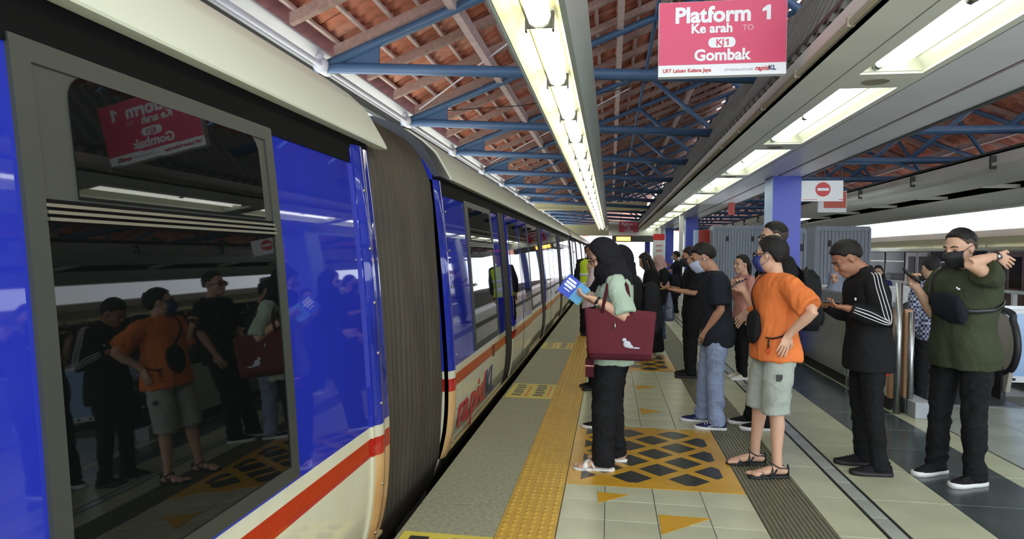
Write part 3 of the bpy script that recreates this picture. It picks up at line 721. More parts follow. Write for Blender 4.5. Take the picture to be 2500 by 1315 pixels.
def frame_patch(z0, z1, y0, y1, w, out, inn):
    q = MB()
    for a in ((z0, z1, y0, y0+w), (z0, z1, y1-w, y1), (z0, z0+w, y0+w, y1-w), (z1-w, z1, y0+w, y1-w)):
        p = patch(*a, out, inn); q.add(p.v, p.f)
    return q
def body_section():
    ri = [(sx(z), z) for z in np.linspace(-.22, 2.09, 40)]
    top = [(-1.40, 2.2), (-1.6, 2.36), (-2.0, 2.46), (-2.55, 2.5)]
    half = ri+top
    return half + [(-5.1-x, z) for x, z in half[::-1][1:]]
ROOFP = [(-1.30, 2.086), (-1.272, 2.088), (-1.268, 2.096), (-1.285, 2.13), (-1.335, 2.215), (-1.385, 2.298), (-1.400, 2.318), (-1.425, 2.342), (-1.50, 2.408), (-1.62, 2.49), (-1.80, 2.55), (-2.2, 2.60), (-2.55, 2.62)]
train = thing('train', 'blue, white and red light rail train standing at the platform', 'train', (-2.55, 3.5, -1.2))
def tb_(q, nm, mt, parent, smooth=False):   # world-built parts under a body whose origin sits on the track axis
    return q.build(nm, mt, parent, smooth=smooth)
def car(y0, y1, fy0, fy1):
    q = MB(); sec = body_section(); q.loft([[(x, y, z) for x, z in sec] for y in (y0, y0+.03, y1-.03, y1)])
    b = q.build('car_body', m_paint, train, smooth=False); b.location = (2.55, -3.5, 1.2)
    b.data.polygons.foreach_set('use_smooth', [True]*len(b.data.polygons)); b.data.set_sharp_from_angle(angle=radians(40))
    q = MB(); full = ROOFP + [(-5.1-x, z) for x, z in ROOFP[::-1][1:]]
    low = [(x, z-.05) for x, z in full]
    q.loft([[(x, y, z) for x, z in full]+[(-2.55+(x+2.55)*.965, y, z+(.004 if z < 2.12 else -.03)) for x, z in full[::-1]] for y in (fy0, fy0+.02, fy1-.02, fy1)])
    f = q.build('roof_fascia', m_cart, b)
    f.data.polygons.foreach_set('use_smooth', [True]*len(f.data.polygons)); f.data.set_sharp_from_angle(angle=radians(40))
    p = patch(1.955, 2.088, y0+.02, y1-.02, .006, -.02); p.build('header_shade_band', m_blackm, b)  # black band over the doors, painting in the shade under the roof fascia
    p = patch(-.2, -.035, y0+.02, y1-.02, .012, -.05); p.build('skirt', m_under, b)
    q = MB(); q.box(-1.24, -1.215, y0+.03, y1-.03, -.03, -.015); q.build('sill_strip', mat('tan_sill', C(176, 158, 112), .5), b)
    q = MB(); q.box(-3.6, -1.5, y0+.5, y1-.5, -1.1, -.2); q.build('underframe', m_under, b)
    return b
def window(b, y0, y1, z0, z1, vent=True):
    frame_patch(z0-.04, z1+.03, y0-.05, y1+.05, .052, .012, -.01).build('window_frame', m_frame, b)
    if vent:
        zt = z1-.36
        patch(z0, zt-.02, y0, y1, .006, -.008, .03).build('window_pane', m_pane, b)
        patch(zt+.02, z1+.01, y0+.003, y1-.003, .007, -.01).build('vent_frame', m_frame, b)
        patch(zt+.035, z1-.015, y0+.10, y1-.06, .011, -.008, rt_=.07).build('vent_pane', m_pane, b)
        patch(zt-.03, zt+.03, y0, y1, .008, -.008).build('vent_sill', m_blackm, b)
        for k in range(3): patch(zt-.02+k*.016, zt-.012+k*.016, y0, y1, .02-.003*k, -.005).build('vent_rail', m_bolt, b)
    else:
        patch(z0, z1, y0, y1, .006, -.008, .04).build('window_pane', m_pane, b)
def doors(b, y0, y1):
    w = (y1-y0)/2
    patch(-.03, 1.985, y0-.42, y0-.02, .010, -.02).build('door_jamb', m_jamb, b); patch(-.03, 1.985, y1+.01, y1+.10, .010, -.02).build('door_jamb', m_jamb, b)
    for k in range(2):
        a = y0+k*w
        d = patch(0, 1.98, a+.008, a+w-.008, .022, .0).build('door_leaf', m_paint, b)
        fr = patch(.68, 1.90, a+.14, a+w-.14, .026, .02, .06); o = fr.build('door_pane', m_pane, b)
        q = patch(0, 1.98, a+w-.012, a+w+.012, .024, .01) if k == 0 else None
        if q: q.build('door_seal', m_blackm, b)
# nearest car ------------------------------------------------------
b1 = car(-3.5, 3.44, -3.5, 3.60)
window(b1, 1.31, 2.33, .67, 1.945)
window(b1, -.9, .55, .67, 1.965)
p = patch(-.2, 2.03, 3.17, 3.20, .012, -.01); p.build('panel_seam', m_paint, b1)
def end_trim(b, ya, yb, side):
    q = MB(); rings = []
    for z in np.linspace(-.05, 2.05, 44):
        x = sx(z); yy = np.linspace(ya, yb, 9); off = [.006, .03, .034, .03, .016, .012, .014, .012, .0]
        if side < 0: off = [.0, .020, .028, .032, .032, .028, .020, .012, .004]
        rings.append([(x+o, y, z) for y, o in zip(yy, off)]+[(x-.03, y, z) for y in yy[::-1]])
    q.loft(rings); o = q.build('end_trim', m_paint2, b)
    o.data.polygons.foreach_set('use_smooth', [True]*len(o.data.polygons)); o.data.set_sharp_from_angle(angle=radians(50))
    yb_ = ya+(yb-ya)*(.22 if side > 0 else .78)
    for z in (.04, .30, .72, .98, 1.24, 1.52, 1.82):
        x = sx(z)+.034; q = MB(); q.tube([(x-.006, yb_, z), (x+.002, yb_, z)], .009, 8); q.ell((x+.002, yb_, z), (.005, .009, .009), 8, 6); q.build('bolt', m_bolt, b, smooth=True)
end_trim(b1, 3.19, 3.45, 1)
# gangway bellows ---------------------------------------------------
gb = bpy.data.objects.new('gangway_bellows', None); COL.objects.link(gb); gb.parent = train; gb.location = (2.55, -3.5, 1.2)
BP = [(-1.45, -.34), (-1.36, -.2), (-1.30, 0), (-1.275, .5), (-1.30, 1.1), (-1.33, 1.5), (-1.36, 1.85), (-1.385, 2.02), (-1.45, 2.18), (-1.56, 2.31), (-1.72, 2.40), (-1.95, 2.45), (-2.55, 2.47)]
bp = []
for i in range(len(BP)-1):
    n_ = 3
    for k in range(n_): t = k/n_; bp.append((BP[i][0]*(1-t)+BP[i+1][0]*t, BP[i][1]*(1-t)+BP[i+1][1]*t))
bp.append(BP[-1]); bp = bp + [(-5.1-x, z) for x, z in bp[::-1][1:]]
bn = []
for i in range(len(bp)):
    a = np.array(bp[max(i-1, 0)]); c_ = np.array(bp[min(i+1, len(bp)-1)]); d = nrm(c_-a); bn.append((d[1], -d[0]))
def bellows(y0, y1, n_, parent):
    w = (y1-y0)/n_
    for k in range(n_):
        yc = y0+(k+.5)*w; q = MB(); rows_ = []
        sway = .02*sin(k*1.7)
        for dy, h in ((-.5, 0), (-.40, .022), (-.16, .048), (.16, .048), (.40, .022), (.5, 0)):
            rows_.append([(x+nx*(h+.012*sin(z*2+k)*.4), yc+dy*w, z+nz*h) for (x, z), (nx, nz) in zip(bp, bn)])
        q.loft(rows_, cap=False, close=False); q.build('bellows_fold', m_bel, parent, smooth=True)
    q = MB(); q.loft([[(x-nx*.02, y, z-nz*.02) for (x, z), (nx, nz) in zip(bp, bn)] for y in (y0, y1)], cap=False, close=False); q.build('inner_wall', m_blackm, parent)
bellows(3.44, 4.77, 16, gb)
q = MB(); q.box(-2.0, -1.6, 3.4, 4.8, -.9, -.5); q.build('coupler', m_under, gb)
# second car --------------------------------------------------------
b2 = car(4.77, 20.3, 5.14, 20.5)
end_trim(b2, 4.77, 4.98, -1)
q = MB(); full = [(x*.992-.02, z-.01) for x, z in ROOFP]; full = full + [(-5.1-x, z) for x, z in full[::-1][1:]]
q.loft([[(x, y, z) for x, z in full] for y in (4.80, 5.14)]); q.build('roof_end_cap', mat('black_roof_cap', C(52, 56, 62), .4), b2)
window(b2, 5.80, 6.98,   .67, 1.945)
for dy0 in (7.92, 12.1, 16.4):
    doors(b2, dy0, dy0+2.0)
    window(b2, dy0+2.20, dy0+3.55,   .67, 1.945, False)
R_ = (pi/2, 0, pi/2)
yl = 5.04
for ch, mt_, adv in (('r', 0, .185), ('a', 0, .285), ('p', 0, .275), ('i', 0, .13), ('d', 0, .295), ('K', 1, .26), ('L', 1, .2)):
    o = put_text('letter', ch, .36, m_navy if mt_ else mat('logo_red', C(178, 30, 36), .35), b2, (sx(.25)+.006, yl, .11), R_, align='LEFT', bold=.006, shear=.28, extrude=.0015)
    o.scale = (1.55 if not mt_ else 1.2, 1.0, 1); yl += adv
q = MB(); q.box(-1.196, -1.188, 6.62, 6.74, .44, .56); q.build('stripe_block', mat('dark_red_block', C(96, 26, 22), .4), b2)
# third car ----------------------------------------------------------
g2 = bpy.data.objects.new('gangway_bellows', None); COL.objects.link(g2); g2.parent = train; g2.location = (2.55, -3.5, 1.2)
bellows(20.3, 21.5, 8, g2)
b3 = car(21.5, 37, 21.6, 37.2); b4 = car(38, 53, 38, 53)
for dy0 in (40, 44.2, 48.4): doors(b4, dy0, dy0+2); window(b4, dy0+2.2, dy0+3.5, .67, 1.945, False)
window(b3, 22.4, 23.4,   .67, 1.945)
for dy0 in (24.6, 28.8, 33):
    doors(b3, dy0, dy0+2); window(b3, dy0+2.2, dy0+3.5,   .67, 1.945, False)

# far right train -----------------------------------------------------
t2 = thing('train', 'cream and white train with dark windows on the far right track', 'train', (11.4, 20, -1.2), group=None)
m_w2 = mat('far_train_white', C(222, 222, 226), .3, coat=.5)
q = MB(); sec = [(10.16, -.3), (10.10, .2), (10.10, .62), (10.12, 1.68), (10.08, 1.74), (10.10, 1.86), (10.22, 2.08), (10.5, 2.26), (11.4, 2.36), (12.7, 2.1), (12.8, -.3)]
q.loft([[(x-11.4, y-20, z+1.2) for x, z in sec] for y in (1, 52)]); bb = q.build('car_body', m_w2, t2)
q = MB(); cs_ = [(10.06, 1.73), (10.06, 1.86), (10.17, 2.10), (10.46, 2.30), (10.6, 2.33), (10.6, 2.28), (10.2, 2.02), (10.11, 1.74)]
q.loft([[(x-11.4, y-20, z+1.2) for x, z in cs_] for y in (1, 52)]); q.build('roof_band', mat('far_train_cream', C(206, 206, 164), .3, coat=.4), t2)
y = 1.2; k = 0
m_win2 = mat('far_train_glass', C(34, 26, 24), .12, spec=.2, ior=1.3); m_red2 = mat('far_train_door', C(96, 52, 48), .25, coat=.4)
while y < 51:
    if k % 3 == 1:
        for a in (0, .75):
            q = MB(); q.box(10.085-11.4, 10.11-11.4, y+a-20, y+a+.72-20, 1.2, 1.68+1.2); d = q.build('door_leaf', m_red2, t2)
            q = MB(); q.box(10.075-11.4, 10.09-11.4, y+a+.12-20, y+a+.6-20, .75+1.2, 1.55+1.2); q.build('door_pane', m_win2, t2)
        y += 1.7
    else:
        q = MB(); q.box(10.085-11.4, 10.12-11.4, y-20, y+1.5-20, .64+1.2, 1.70+1.2); q.build('window_pane', m_win2, t2)
        q = MB(); q.box(10.08-11.4, 10.10-11.4, y-20, y+1.5-20, 1.36+1.2, 1.40+1.2); q.build('window_rail', m_bolt, t2)
        y += 1.65
    k += 1
# ================================================================== people
def cloth(name, col, bump=.6, rough=.85, var=.10, bs=22): return mat(name, col, rough, var=var, vs_=5, bump=bump, bs=bs, spec=.2)
m_skinA = mat('skin_light_tan', C(204, 162, 136), .5, var=.05, vs_=14, spec=.35)
m_skinB = mat('skin_tan', C(178, 132, 106), .5, var=.05, vs_=14, spec=.35)
m_skinC = mat('skin_brown', C(158, 112, 88), .5, var=.05, vs_=14, spec=.35)
m_lips = mat('lips', C(170, 96, 88), .5)
m_eyew = mat('eye_white', C(116, 102, 96), .5); m_iris = mat('eye_dark', C(28, 20, 16), .15)
m_hair = mat('black_hair', C(20, 17, 16), .42, var=.3, vs_=60, bump=.5, bs=130, spec=.35)
m_stub = mat('shaved_hair', C(70, 58, 52), .75, var=.15, vs_=120)
m_lens = mat('spectacle_lens', (1, 1, 1, 1), .02, trans=1, ior=1.2)
m_glas = mat('black_spectacle_frame', C(18, 18, 20), .3)
m_phone = mat('black_phone', C(18, 18, 20), .25)
m_screen = mat('phone_screen', C(40, 46, 54), .08)
def Rx(a): return np.array([[1, 0, 0], [0, cos(a), -sin(a)], [0, sin(a), cos(a)]])
def Ry(a): return np.array([[cos(a), 0, sin(a)], [0, 1, 0], [-sin(a), 0, cos(a)]])
def Rz(a): return np.array([[cos(a), -sin(a), 0], [sin(a), cos(a), 0], [0, 0, 1]])
def V(*a): return np.array(a, float)
def wav(P, f, seed=0):
    """cheap smooth 3d noise in [-1,1]"""
    r = np.random.RandomState(seed); out = np.zeros(len(P))
    for k in range(6):
        d = r.normal(size=3); d /= np.linalg.norm(d); out += np.sin(P @ (d*f*(1+.35*k)) + r.uniform(0, 6.28) + 1.2*np.sin(P @ (r.normal(size=3)*f*.5)))
    return out/6
def displace(me, fn):
    n = len(me.vertices); co = np.empty(n*3); no = np.empty(n*3)
    me.vertices.foreach_get('co', co); me.vertices.foreach_get('normal', no)
    co = co.reshape(-1, 3); no = no.reshape(-1, 3)
    co = co + no*fn(co)[:, None]; me.vertices.foreach_set('co', co.ravel()); me.update()
def append_mesh(me, mb):
    """join extra closed shapes into an existing mesh"""
    v = [tuple(x.co) for x in me.vertices]; f = [tuple(p.vertices) for p in me.polygons]
    q = MB(); q.v = v; q.f = f; q.m = [0]*len(f); q.add(mb.v, mb.f); n0 = len(f)
    out = bpy.data.meshes.new(me.name); out.from_pydata(q.v, [], q.f); out.polygons.foreach_set('use_smooth', [True]*len(q.f)); bpy.data.meshes.remove(me); return out

class Person:
    """local frame: +x is where the person faces, +y the person's left, z up; proportions for 1.70 m, scaled to H"""
    def __init__(s, label, loc, heading, H=1.7, skin=None, lean=0.0, head=(0, 0), w=1.0, d=1.0, belly=0, fem=False, feet=((.02, .10, 0), (.02, -.10, 0)), L=None, R=None, detail=True, z=0, neckfwd=.03, bare=False, group='people waiting on the platform'):
        s.k = H/1.7; s.root = thing('person', label, 'person', (loc[0], loc[1], z), heading, group); s.skin = skin or m_skinB
        s.lean, s.w, s.d, s.belly, s.fem, s.detail = lean, w, d, belly, fem, detail
        s.M = Matrix.Translation((loc[0], loc[1], z)) @ Matrix.Rotation(heading, 4, 'Z')
        s.vox = .0075 if detail else .014; s.cvox = .0095 if detail else .016
        nb = V(lean, 0, 1.445); s.nb = nb
        s.hR = Rz(head[1]) @ Ry(head[0])
        s.hc = nb + V(neckfwd, 0, .025) + s.hR @ V(.012, 0, .115)
        s.feet = feet; s.arms = {}; s.bare = bare
        for sd, a in ((1, L), (-1, R)):
            sh = V(s.sx(1.39), sd*.178*w, 1.385)
            a = a or dict(u=(0, .12*sd, -1), f=(.15, 0, -1))
            u = nrm(a['u']); f = nrm(a['f']); el = sh+u*.275; wr = el+f*.245
            hd = nrm(a.get('h', f)); pn = nrm(a.get('p', (0, -sd, 0))); pn = nrm(pn-hd*(pn @ hd))
            s.arms[sd] = dict(sh=sh, el=el, wr=wr, hd=hd, pn=pn, curl=a.get('c', .35), th=a.get('t', .3))
        s.legs = {}
        for sd, ft in ((1, feet[0]), (-1, feet[1])):
            hip = V(0, sd*.088*w, .90); an = V(ft[0], ft[1], .085); kn = (hip+an)/2 + V(.025, 0, 0); s.legs[sd] = (hip, kn, an, ft[2])
        s.body()
    def sx(s, z):
        t = min(1, max(0, (z-.93)/.52)); return s.lean*t*t*(3-2*t)*.9+s.lean*.1*t
    def ring(s, z, rx, ry, n=24, e=2.4, cx=0):
        out = []
        for j in range(n):
            t = 2*pi*j/n; c_, q = cos(t), sin(t)
            out.append((s.sx(z)+cx+rx*math.copysign(abs(c_)**(2/e), c_), ry*math.copysign(abs(q)**(2/e), q), z))
        return out
    TZ = [.78, .86, .94, 1.03, 1.12, 1.22, 1.31, 1.37, 1.41, 1.44, 1.455]
    TX = [.108, .115, .110, .100, .102, .112, .112, .098, .080, .062, .055]
    TY = [.150, .166, .158, .142, .146, .160, .170, .172, .160, .095, .060]
    def trunk(s, mb, z0, z1, ex, flare=0, n=14, front=0):
        rings = []
        for z in np.linspace(z0, z1, n):
            rx = np.interp(z, s.TZ, s.TX)*s.d; ry = np.interp(z, s.TZ, s.TY)*s.w
            b = s.belly*exp(-((z-1.06)/.16)**2); t = max(0, 1-(z-z0)/.35)
            bust = (.022*exp(-((z-1.25)/.07)**2) if s.fem else 0)
            top = min(1, max(0, (1.455-z)/.06)); e_ = ex*(.3+.7*top)
            cx = b/2+bust/2+front*t-.008
            rings.append(s.ring(z, rx+e_+b/2+bust/2+flare*t, ry+e_+b*.3+flare*t, cx=cx))
        mb.loft(rings)
    def tp(s, deg, z, e=.03):
        a = radians(deg); rx = np.interp(z, s.TZ, s.TX)*s.d+e+s.belly*exp(-((z-1.06)/.16)**2)/2; ry = np.interp(z, s.TZ, s.TY)*s.w+e+s.belly*exp(-((z-1.06)/.16)**2)*.3; c_, q = cos(a), sin(a)
        return V(s.sx(z)-.008+s.belly*exp(-((z-1.06)/.16)**2)/2+rx*math.copysign(abs(c_)**(2/2.4), c_), ry*math.copysign(abs(q)**(2/2.4), q), z)
    def hpt(s, p): return s.hc + s.hR @ np.asarray(p, float)*1.06
    def scale_mesh(s, mb):
        mb.v = [(a*s.k, b*s.k, c_*s.k) for a, b, c_ in mb.v]; return mb
    def part(s, name, mb, mt, voxel=None, it=4, wr=0, wf=30, seed=1, parent=None, smooth=True, bend=None, zs=np.array([1, 1, .55])):
        s.scale_mesh(mb)
        if voxel:
            me = remesh(mb, voxel*s.k, it)
            if wr: displace(me, lambda P: wr*(1.1-3.2*np.abs(wav(P*zs, wf, seed))+.35-1.1*np.abs(wav(P*zs, wf*2.2, seed+5))))
            if bend: displace(me, bend)
            me.materials.append(mt)
        else: me = mb.mesh(name, mt, smooth)
        return link(name, me, parent or s.root)
    def body(s):
        b = MB(); A = s.arms
        s.trunk(b, .80, 1.455, -.012)
        b.tube([s.nb-V(0, 0, .05), s.nb+V(.01, 0, .03), s.hc+s.hR @ V(-.02, 0, -.04)], [.060, .054, .052], 14)
        H_ = lambda c_, r, R=None: b.ell(s.hpt(c_), np.array(r)*1.06, 20, 14, s.hR if R is None else s.hR @ R)
        H_((-.012, 0, .030), (.096, .076, .086)); H_((.018, 0, -.030), (.072, .063, .090)); H_((.058, 0, -.088), (.034, .034, .026)); H_((.072, 0, .020), (.020, .056, .016))
        H_((.062, .030, -.028), (.028, .028, .026)); H_((.062, -.030, -.028), (.028, .028, .026)); H_((.082, 0, -.060), (.016, .026, .017))
        b.tube([s.hpt((.086, 0, .018)), s.hpt((.100, 0, -.008)), s.hpt((.107, 0, -.024)), s.hpt((.088, 0, -.036))], [.008, .011, .014, .010], 10, rnd=True)
        for q in (1, -1): H_((-.006, q*.076, -.004), (.018, .009, .028), Rz(q*.30))
        fing = MB()
        for sd in (1, -1):
            a = A[sd]
            b.tube([a['sh']+V(0, -sd*.05, -.005), a['sh'], a['sh']*.5+a['el']*.5, a['el']], [.050, .052, .043, .037], 12)
            b.tube([a['sh']*.1+a['el']*.9, a['el'], a['el']*.7+a['wr']*.3, a['wr']*.85+a['el']*.15, a['wr']+a['hd']*.02], [.036, .038, .040, .028, .025], 12, rnd=True)
            s.hand(b, fing, a, sd)
            hip, kn, an, yw = s.legs[sd]
            b.tube([hip+V(0, 0, .03), hip*.6+kn*.4, kn, kn*.72+an*.28+V(-.012, 0, 0), kn*.25+an*.75, an-V(0, 0, .03)], [.080, .070, .052, .052, .036, .034], 14)
            R = Rz(yw)
            if s.bare: b.tube([an+R @ V(-.05, 0, -.035), an+R @ V(.02, 0, -.027), an+R @ V(.09, 0, -.040), an+R @ V(.155, 0, -.050)], [(.030, .030), (.036, .034), (.026, .040), (.014, .040)], 12, rnd=True)
            else: b.tube([an+R @ V(-.035, 0, -.04), an+R @ V(.02, 0, -.035), an+R @ V(.10, 0, -.05)], [(.024, .022), (.030, .024), (.016, .026)], 12, rnd=True)
            if s.bare:
                for i, (l, r) in enumerate(((.055, .014), (.052, .011), (.048, .010), (.042, .010), (.036, .009))):
                    y = -sd*(.030-.0155*i); fing.tube([an+R @ V(.145, y, -.056), an+R @ V(.15+l-.012*(i > 1), y*1.05, -.058)], [r, r*.85], 8, rnd=True)
        s.scale_mesh(b); s.scale_mesh(fing); me = remesh(b, s.vox*s.k, 3)
        if s.detail or True: me = append_mesh(me, fing)
        me.materials.clear(); me.materials.append(s.skin); o = link('body', me, s.root); s.b = o
        # eyes, brows, lips
        for q in (1, -1):
            e = MB(); e.ell(s.hpt((.074, q*.032, .0)), (.0115, .013, .0052), 10, 8, s.hR); s.part('eye', e, m_eyew)
            e = MB(); e.ell(s.hpt((.082, q*.031, .0)), (.0055, .0065, .006), 8, 6, s.hR); s.part('iris', e, m_iris)
            e = MB(); e.tube([s.hpt((.089, q*.014, .022)), s.hpt((.086, q*.034, .029)), s.hpt((.072, q*.052, .022))], [(.004, .006), (.0045, .007), (.003, .004)], 8); s.part('eyebrow', e, m_hair)
        e = MB(); e.ell(s.hpt((.093, 0, -.056)), (.008, .022, .0055), 12, 6, s.hR); e.ell(s.hpt((.092, 0, -.065)), (.008, .019, .006), 12, 6, s.hR); s.part('lips', e, m_lips)
    def hand(s, b, fing, a, sd):
        W, hd, pn = a['wr'], a['hd'], a['pn']; sv = np.cross(hd, pn)*sd   # sv: towards the thumb
        b.tube([W-hd*.01, W+hd*.035, W+hd*.075, W+hd*.092], [(.017, .026), (.017, .038), (.014, .042), (.011, .040)], 12, up=pn, rnd=False)
        c_ = a['curl']
        for i, (ln, r) in enumerate(((.070, .0092), (.080, .0095), (.074, .0092), (.058, .0082))):
            p = W+hd*(.084-.004*abs(i-1))+sv*(.030-.0203*i); dr = nrm(hd+sv*(.06-.04*i)); ang = c_*(.55 if i == 0 else 1)*(.9+.08*i)
            pts = [p]; rr = [r]
            for j, fr in enumerate((.44, .31, .25)):
                t = ang*(j+1)*.75; dd = dr*cos(t)+pn*sin(t); p = p+dd*ln*fr; pts.append(p); rr.append(r*(.94-.07*j))
            fing.tube(pts, rr, 8, up=pn, rnd=True)
        t0 = W+hd*.022+sv*.026; d1 = nrm(hd*.72+sv*.62+pn*a['th']); d2 = nrm(hd*.95+sv*.15+pn*(a['th']+.25))
        b.tube([t0, t0+d1*.035], [.015, .012], 8, rnd=True)
        fing.tube([t0+d1*.015, t0+d1*.045, t0+d1*.045+d2*.03], [.0125, .0108, .009], 8, rnd=True)
    # ---------------------------------------------------------- clothes
    def top(s, mt, hem=.80, sleeve=.85, ex=.016, slr=.020, flare=.012, long=False, wr=.0065, name='shirt', front=0.0, collar=0, sd_only=(1, -1), wf=17):
        b = MB(); s.trunk(b, hem, 1.452 if not collar else 1.462, ex, flare, 18, front)
        for sd in (1, -1):
            a = s.arms[sd]; sh, el, w_ = a['sh'], a['el'], a['wr']
            p = [sh+V(0, -sd*.07, .0), sh+V(0, -sd*.01, .004)]; r = [.056+ex*.4, .053+ex*.7]
            if not long:
                e = sh+(el-sh)*sleeve; p += [sh*.5+e*.5, e]; r += [.050+slr, .050+slr*1.25]
                b.tube(p, r, 16)
            else:
                up_ = nrm(w_-el)
                p += [sh*.45+el*.55, el, el*.55+w_*.45, el*.06+w_*.94]; r += [.048+slr, .046+slr, .044+slr*.9, .038+slr*.4]
                b.tube(p, r, 16)
        if collar: b.tube([s.nb+V(-.005, 0, -.01), s.nb+V(.008, 0, .035+collar)], [(.064, .066), (.066, .068)], 18)
        s.shirt = s.part(name, b, mt, s.cvox, 3, wr, wf, seed=int(abs(s.root.location.x*100)))
        return s.shirt
    def bottoms(s, mt, waist=.885, length=.0, ex=.010, hemr=.058, name='trousers', wr=.006, knee=None, wf=20):
        b = MB(); s.trunk(b, .80, waist, .008, .004, 8)
        for sd in (1, -1):
            hip, kn, an, yw = s.legs[sd]; end = an + V(0, 0, -.045) if length == 0 else kn+(an-kn)*length
            mid = kn
            if length == 0:
                p = [hip+V(0, 0, .0), hip*.55+mid*.45, mid, mid*.5+end*.5, end]; r = [.088+ex*.3, .076+ex, .058+ex+(knee or 0), .5*(.056+ex+hemr), hemr]
            else:
                p = [hip, hip*.5+mid*.5, mid, end]; r = [.090+ex*.3, .080+ex, hemr*.97, hemr]
            b.tube(p, r, 18)
        return s.part(name, b, mt, s.cvox, 2, wr, wf, seed=3, zs=np.array([.7, .7, 1.5]))
    def dress(s, mt, z0=.12, r0=.19, name='long_skirt'):
        b = MB(); b.loft([s.ring(z, np.interp(z, [z0, .9, 1.0], [r0, .125, .11])*s.d, np.interp(z, [z0, .9, 1.0], [r0*1.05, .175, .15])*s.w) for z in np.linspace(z0, 1.0, 10)])
        return s.part(name, b, mt, s.cvox, 2, .006, 18)
    def shoes(s, upper, sole, lace=None, h=.05, stripe=None, slip=False):
        for sd in (1, -1):
            hip, kn, an, yw = s.legs[sd]; R = Rz(yw); o = V(an[0], an[1], 0); T = lambda x, y, z: o+R @ V(x, y, z)
            xs = [-.082, -.075, -.05, 0, .05, .10, .15, .185, .200]; ws = [.012, .030, .036, .038, .041, .046, .044, .030, .012]; hs = [.055, .075, .085, .092, .080, .062, .050, .040, .030]
            up_ = MB(); rings = []
            for x, w_, h_ in zip(xs, ws, hs):
                y0 = -sd*.006*(x > .03)
                rings.append([T(x, y0+w_*cos(t), .02+(h_-.02)*max(0, sin(t)) if sin(t) > .01 else .018) for t in np.linspace(0, pi, 11)]+[T(x, y0-w_, .012), T(x, y0+w_, .012)])
            up_.loft(rings)
            up_.tube([T(-.02, 0, .07), T(-.024, 0, .105)], [(.048, .037), (.044, .034)], 14)
            u = s.part('shoe', up_, upper)
            so = MB(); out = []
            for x, w_ in zip(xs, ws): out.append((x*1.03, w_+.004))
            loop = [(x, w_) for x, w_ in out]+[(x, -w_) for x, w_ in out[::-1]]
            lo = [T(x, y-sd*.006*(x > .03), 0) for x, y in loop]; mid = [T(x*1.01, y*1.04-sd*.006*(x > .03), .012+.006*max(0, (x-.1)/.1)) for x, y in loop]; hi = [T(x, y-sd*.006*(x > .03), .026+.008*max(0, (x-.12)/.08)) for x, y in loop]
            so.loft([lo, mid, hi]); s.part('sole', so, sole, parent=u)
            if lace:
                for k in range(4):
                    x = .045+k*.022; lc = MB(); z = np.interp(x, xs, hs)+.002; lc.tube([T(x, .024, z-.012), T(x+.006, 0, z+.003), T(x, -.024, z-.012)], .0035, 6); s.part('lace', lc, lace, parent=u)
            if stripe:
                for q in (1, -1):
                    st = MB(); st.tube([T(-.05, q*.038, .045), T(-.01, q*.040, .056), T(.03, q*.041, .045), T(.09, q*.043, .036)], [(.004, .003)]*4, 6); s.part('side_stripe', st, stripe, parent=u)
    def sandals(s, mt, sole, strappy=False):
        for sd in (1, -1):
            hip, kn, an, yw = s.legs[sd]; R = Rz(yw); o = V(an[0], an[1], 0); T = lambda x, y, z: o+R @ V(x, y, z)
            so = MB(); xs = [-.085, -.07, -.03, .03, .10, .16, .20, .215]; ws = [.012, .03, .036, .035, .044, .046, .034, .012]
            loop = [(x, w_) for x, w_ in zip(xs, ws)]+[(x, -w_) for x, w_ in zip(xs[::-1], ws[::-1])]
            so.loft([[T(x, y, 0) for x, y in loop], [T(x, y, .018) for x, y in loop]]); u = s.part('sandal', so, sole)
            def strap(pts, w_): q = MB(); q.tube([T(*p) for p in pts], [(.0035, w_)]*len(pts), 6, up=(0, 0, 1)); s.part('strap', q, mt, parent=u)
            if strappy:
                strap([(.13, .046, .014), (.125, .03, .048), (.12, 0, .058), (.125, -.03, .048), (.13, -.046, .014)], .016)
                strap([(.07, .042, .014), (.055, .034, .062), (.045, 0, .082), (.055, -.034, .062), (.07, -.042, .014)], .015)
                strap([(-.075, 0, .055), (-.06, .03, .075), (.0, .044, .078), (.035, .02, .098), (.035, -.02, .098), (.0, -.044, .078), (-.06, -.03, .075), (-.075, 0, .055)], .014)
                strap([(-.08, 0, .02), (-.082, 0, .06), (-.078, 0, .09)], .018); strap([(.06, .042, .014), (.02, .042, .07)], .012); strap([(.06, -.042, .014), (.02, -.042, .07)], .012)
            else:
                strap([(.055, .043, .012), (.075, .036, .05), (.10, .0, .063), (.125, -.036, .045), (.14, -.046, .012)], .022)
                strap([(.055, -.043, .012), (.075, -.036, .052), (.10, .0, .066), (.125, .036, .047), (.14, .046, .012)], .022)
    # ---------------------------------------------------------- head wear
    def cap(s, hair_fn, r=(.104, .084, .098), c_=(-.014, 0, .030), nu=48, nv=30, noise=.006, nf=70, seed=2):
        """shell over the skull; sinks under the skin where hair_fn(az,el) < 0"""
        vs = []; fs = []
        for i in range(nv+1):
            el = pi/2-pi*i/nv
            for j in range(nu):
                az = 2*pi*j/nu-pi; h = hair_fn(az, el); t = min(1, max(0, h/.12)); q = .80+.20*t
                d = V(cos(el)*cos(az), cos(el)*sin(az), sin(el)); ext = 1
                vs.append(V(*c_)+d*np.array(r)*q)
        P = np.array(vs); nz = wav(P*np.array([1, 1.6, 1]), nf, seed)*noise
        P = np.array(c_)+(P-np.array(c_))*(1+nz/.09)[:, None]
        for i in range(nv):
            for j in range(nu): fs.append((i*nu+j, (i+1)*nu+j, (i+1)*nu+(j+1) % nu, i*nu+(j+1) % nu))
        return [s.hpt(p) for p in P], fs
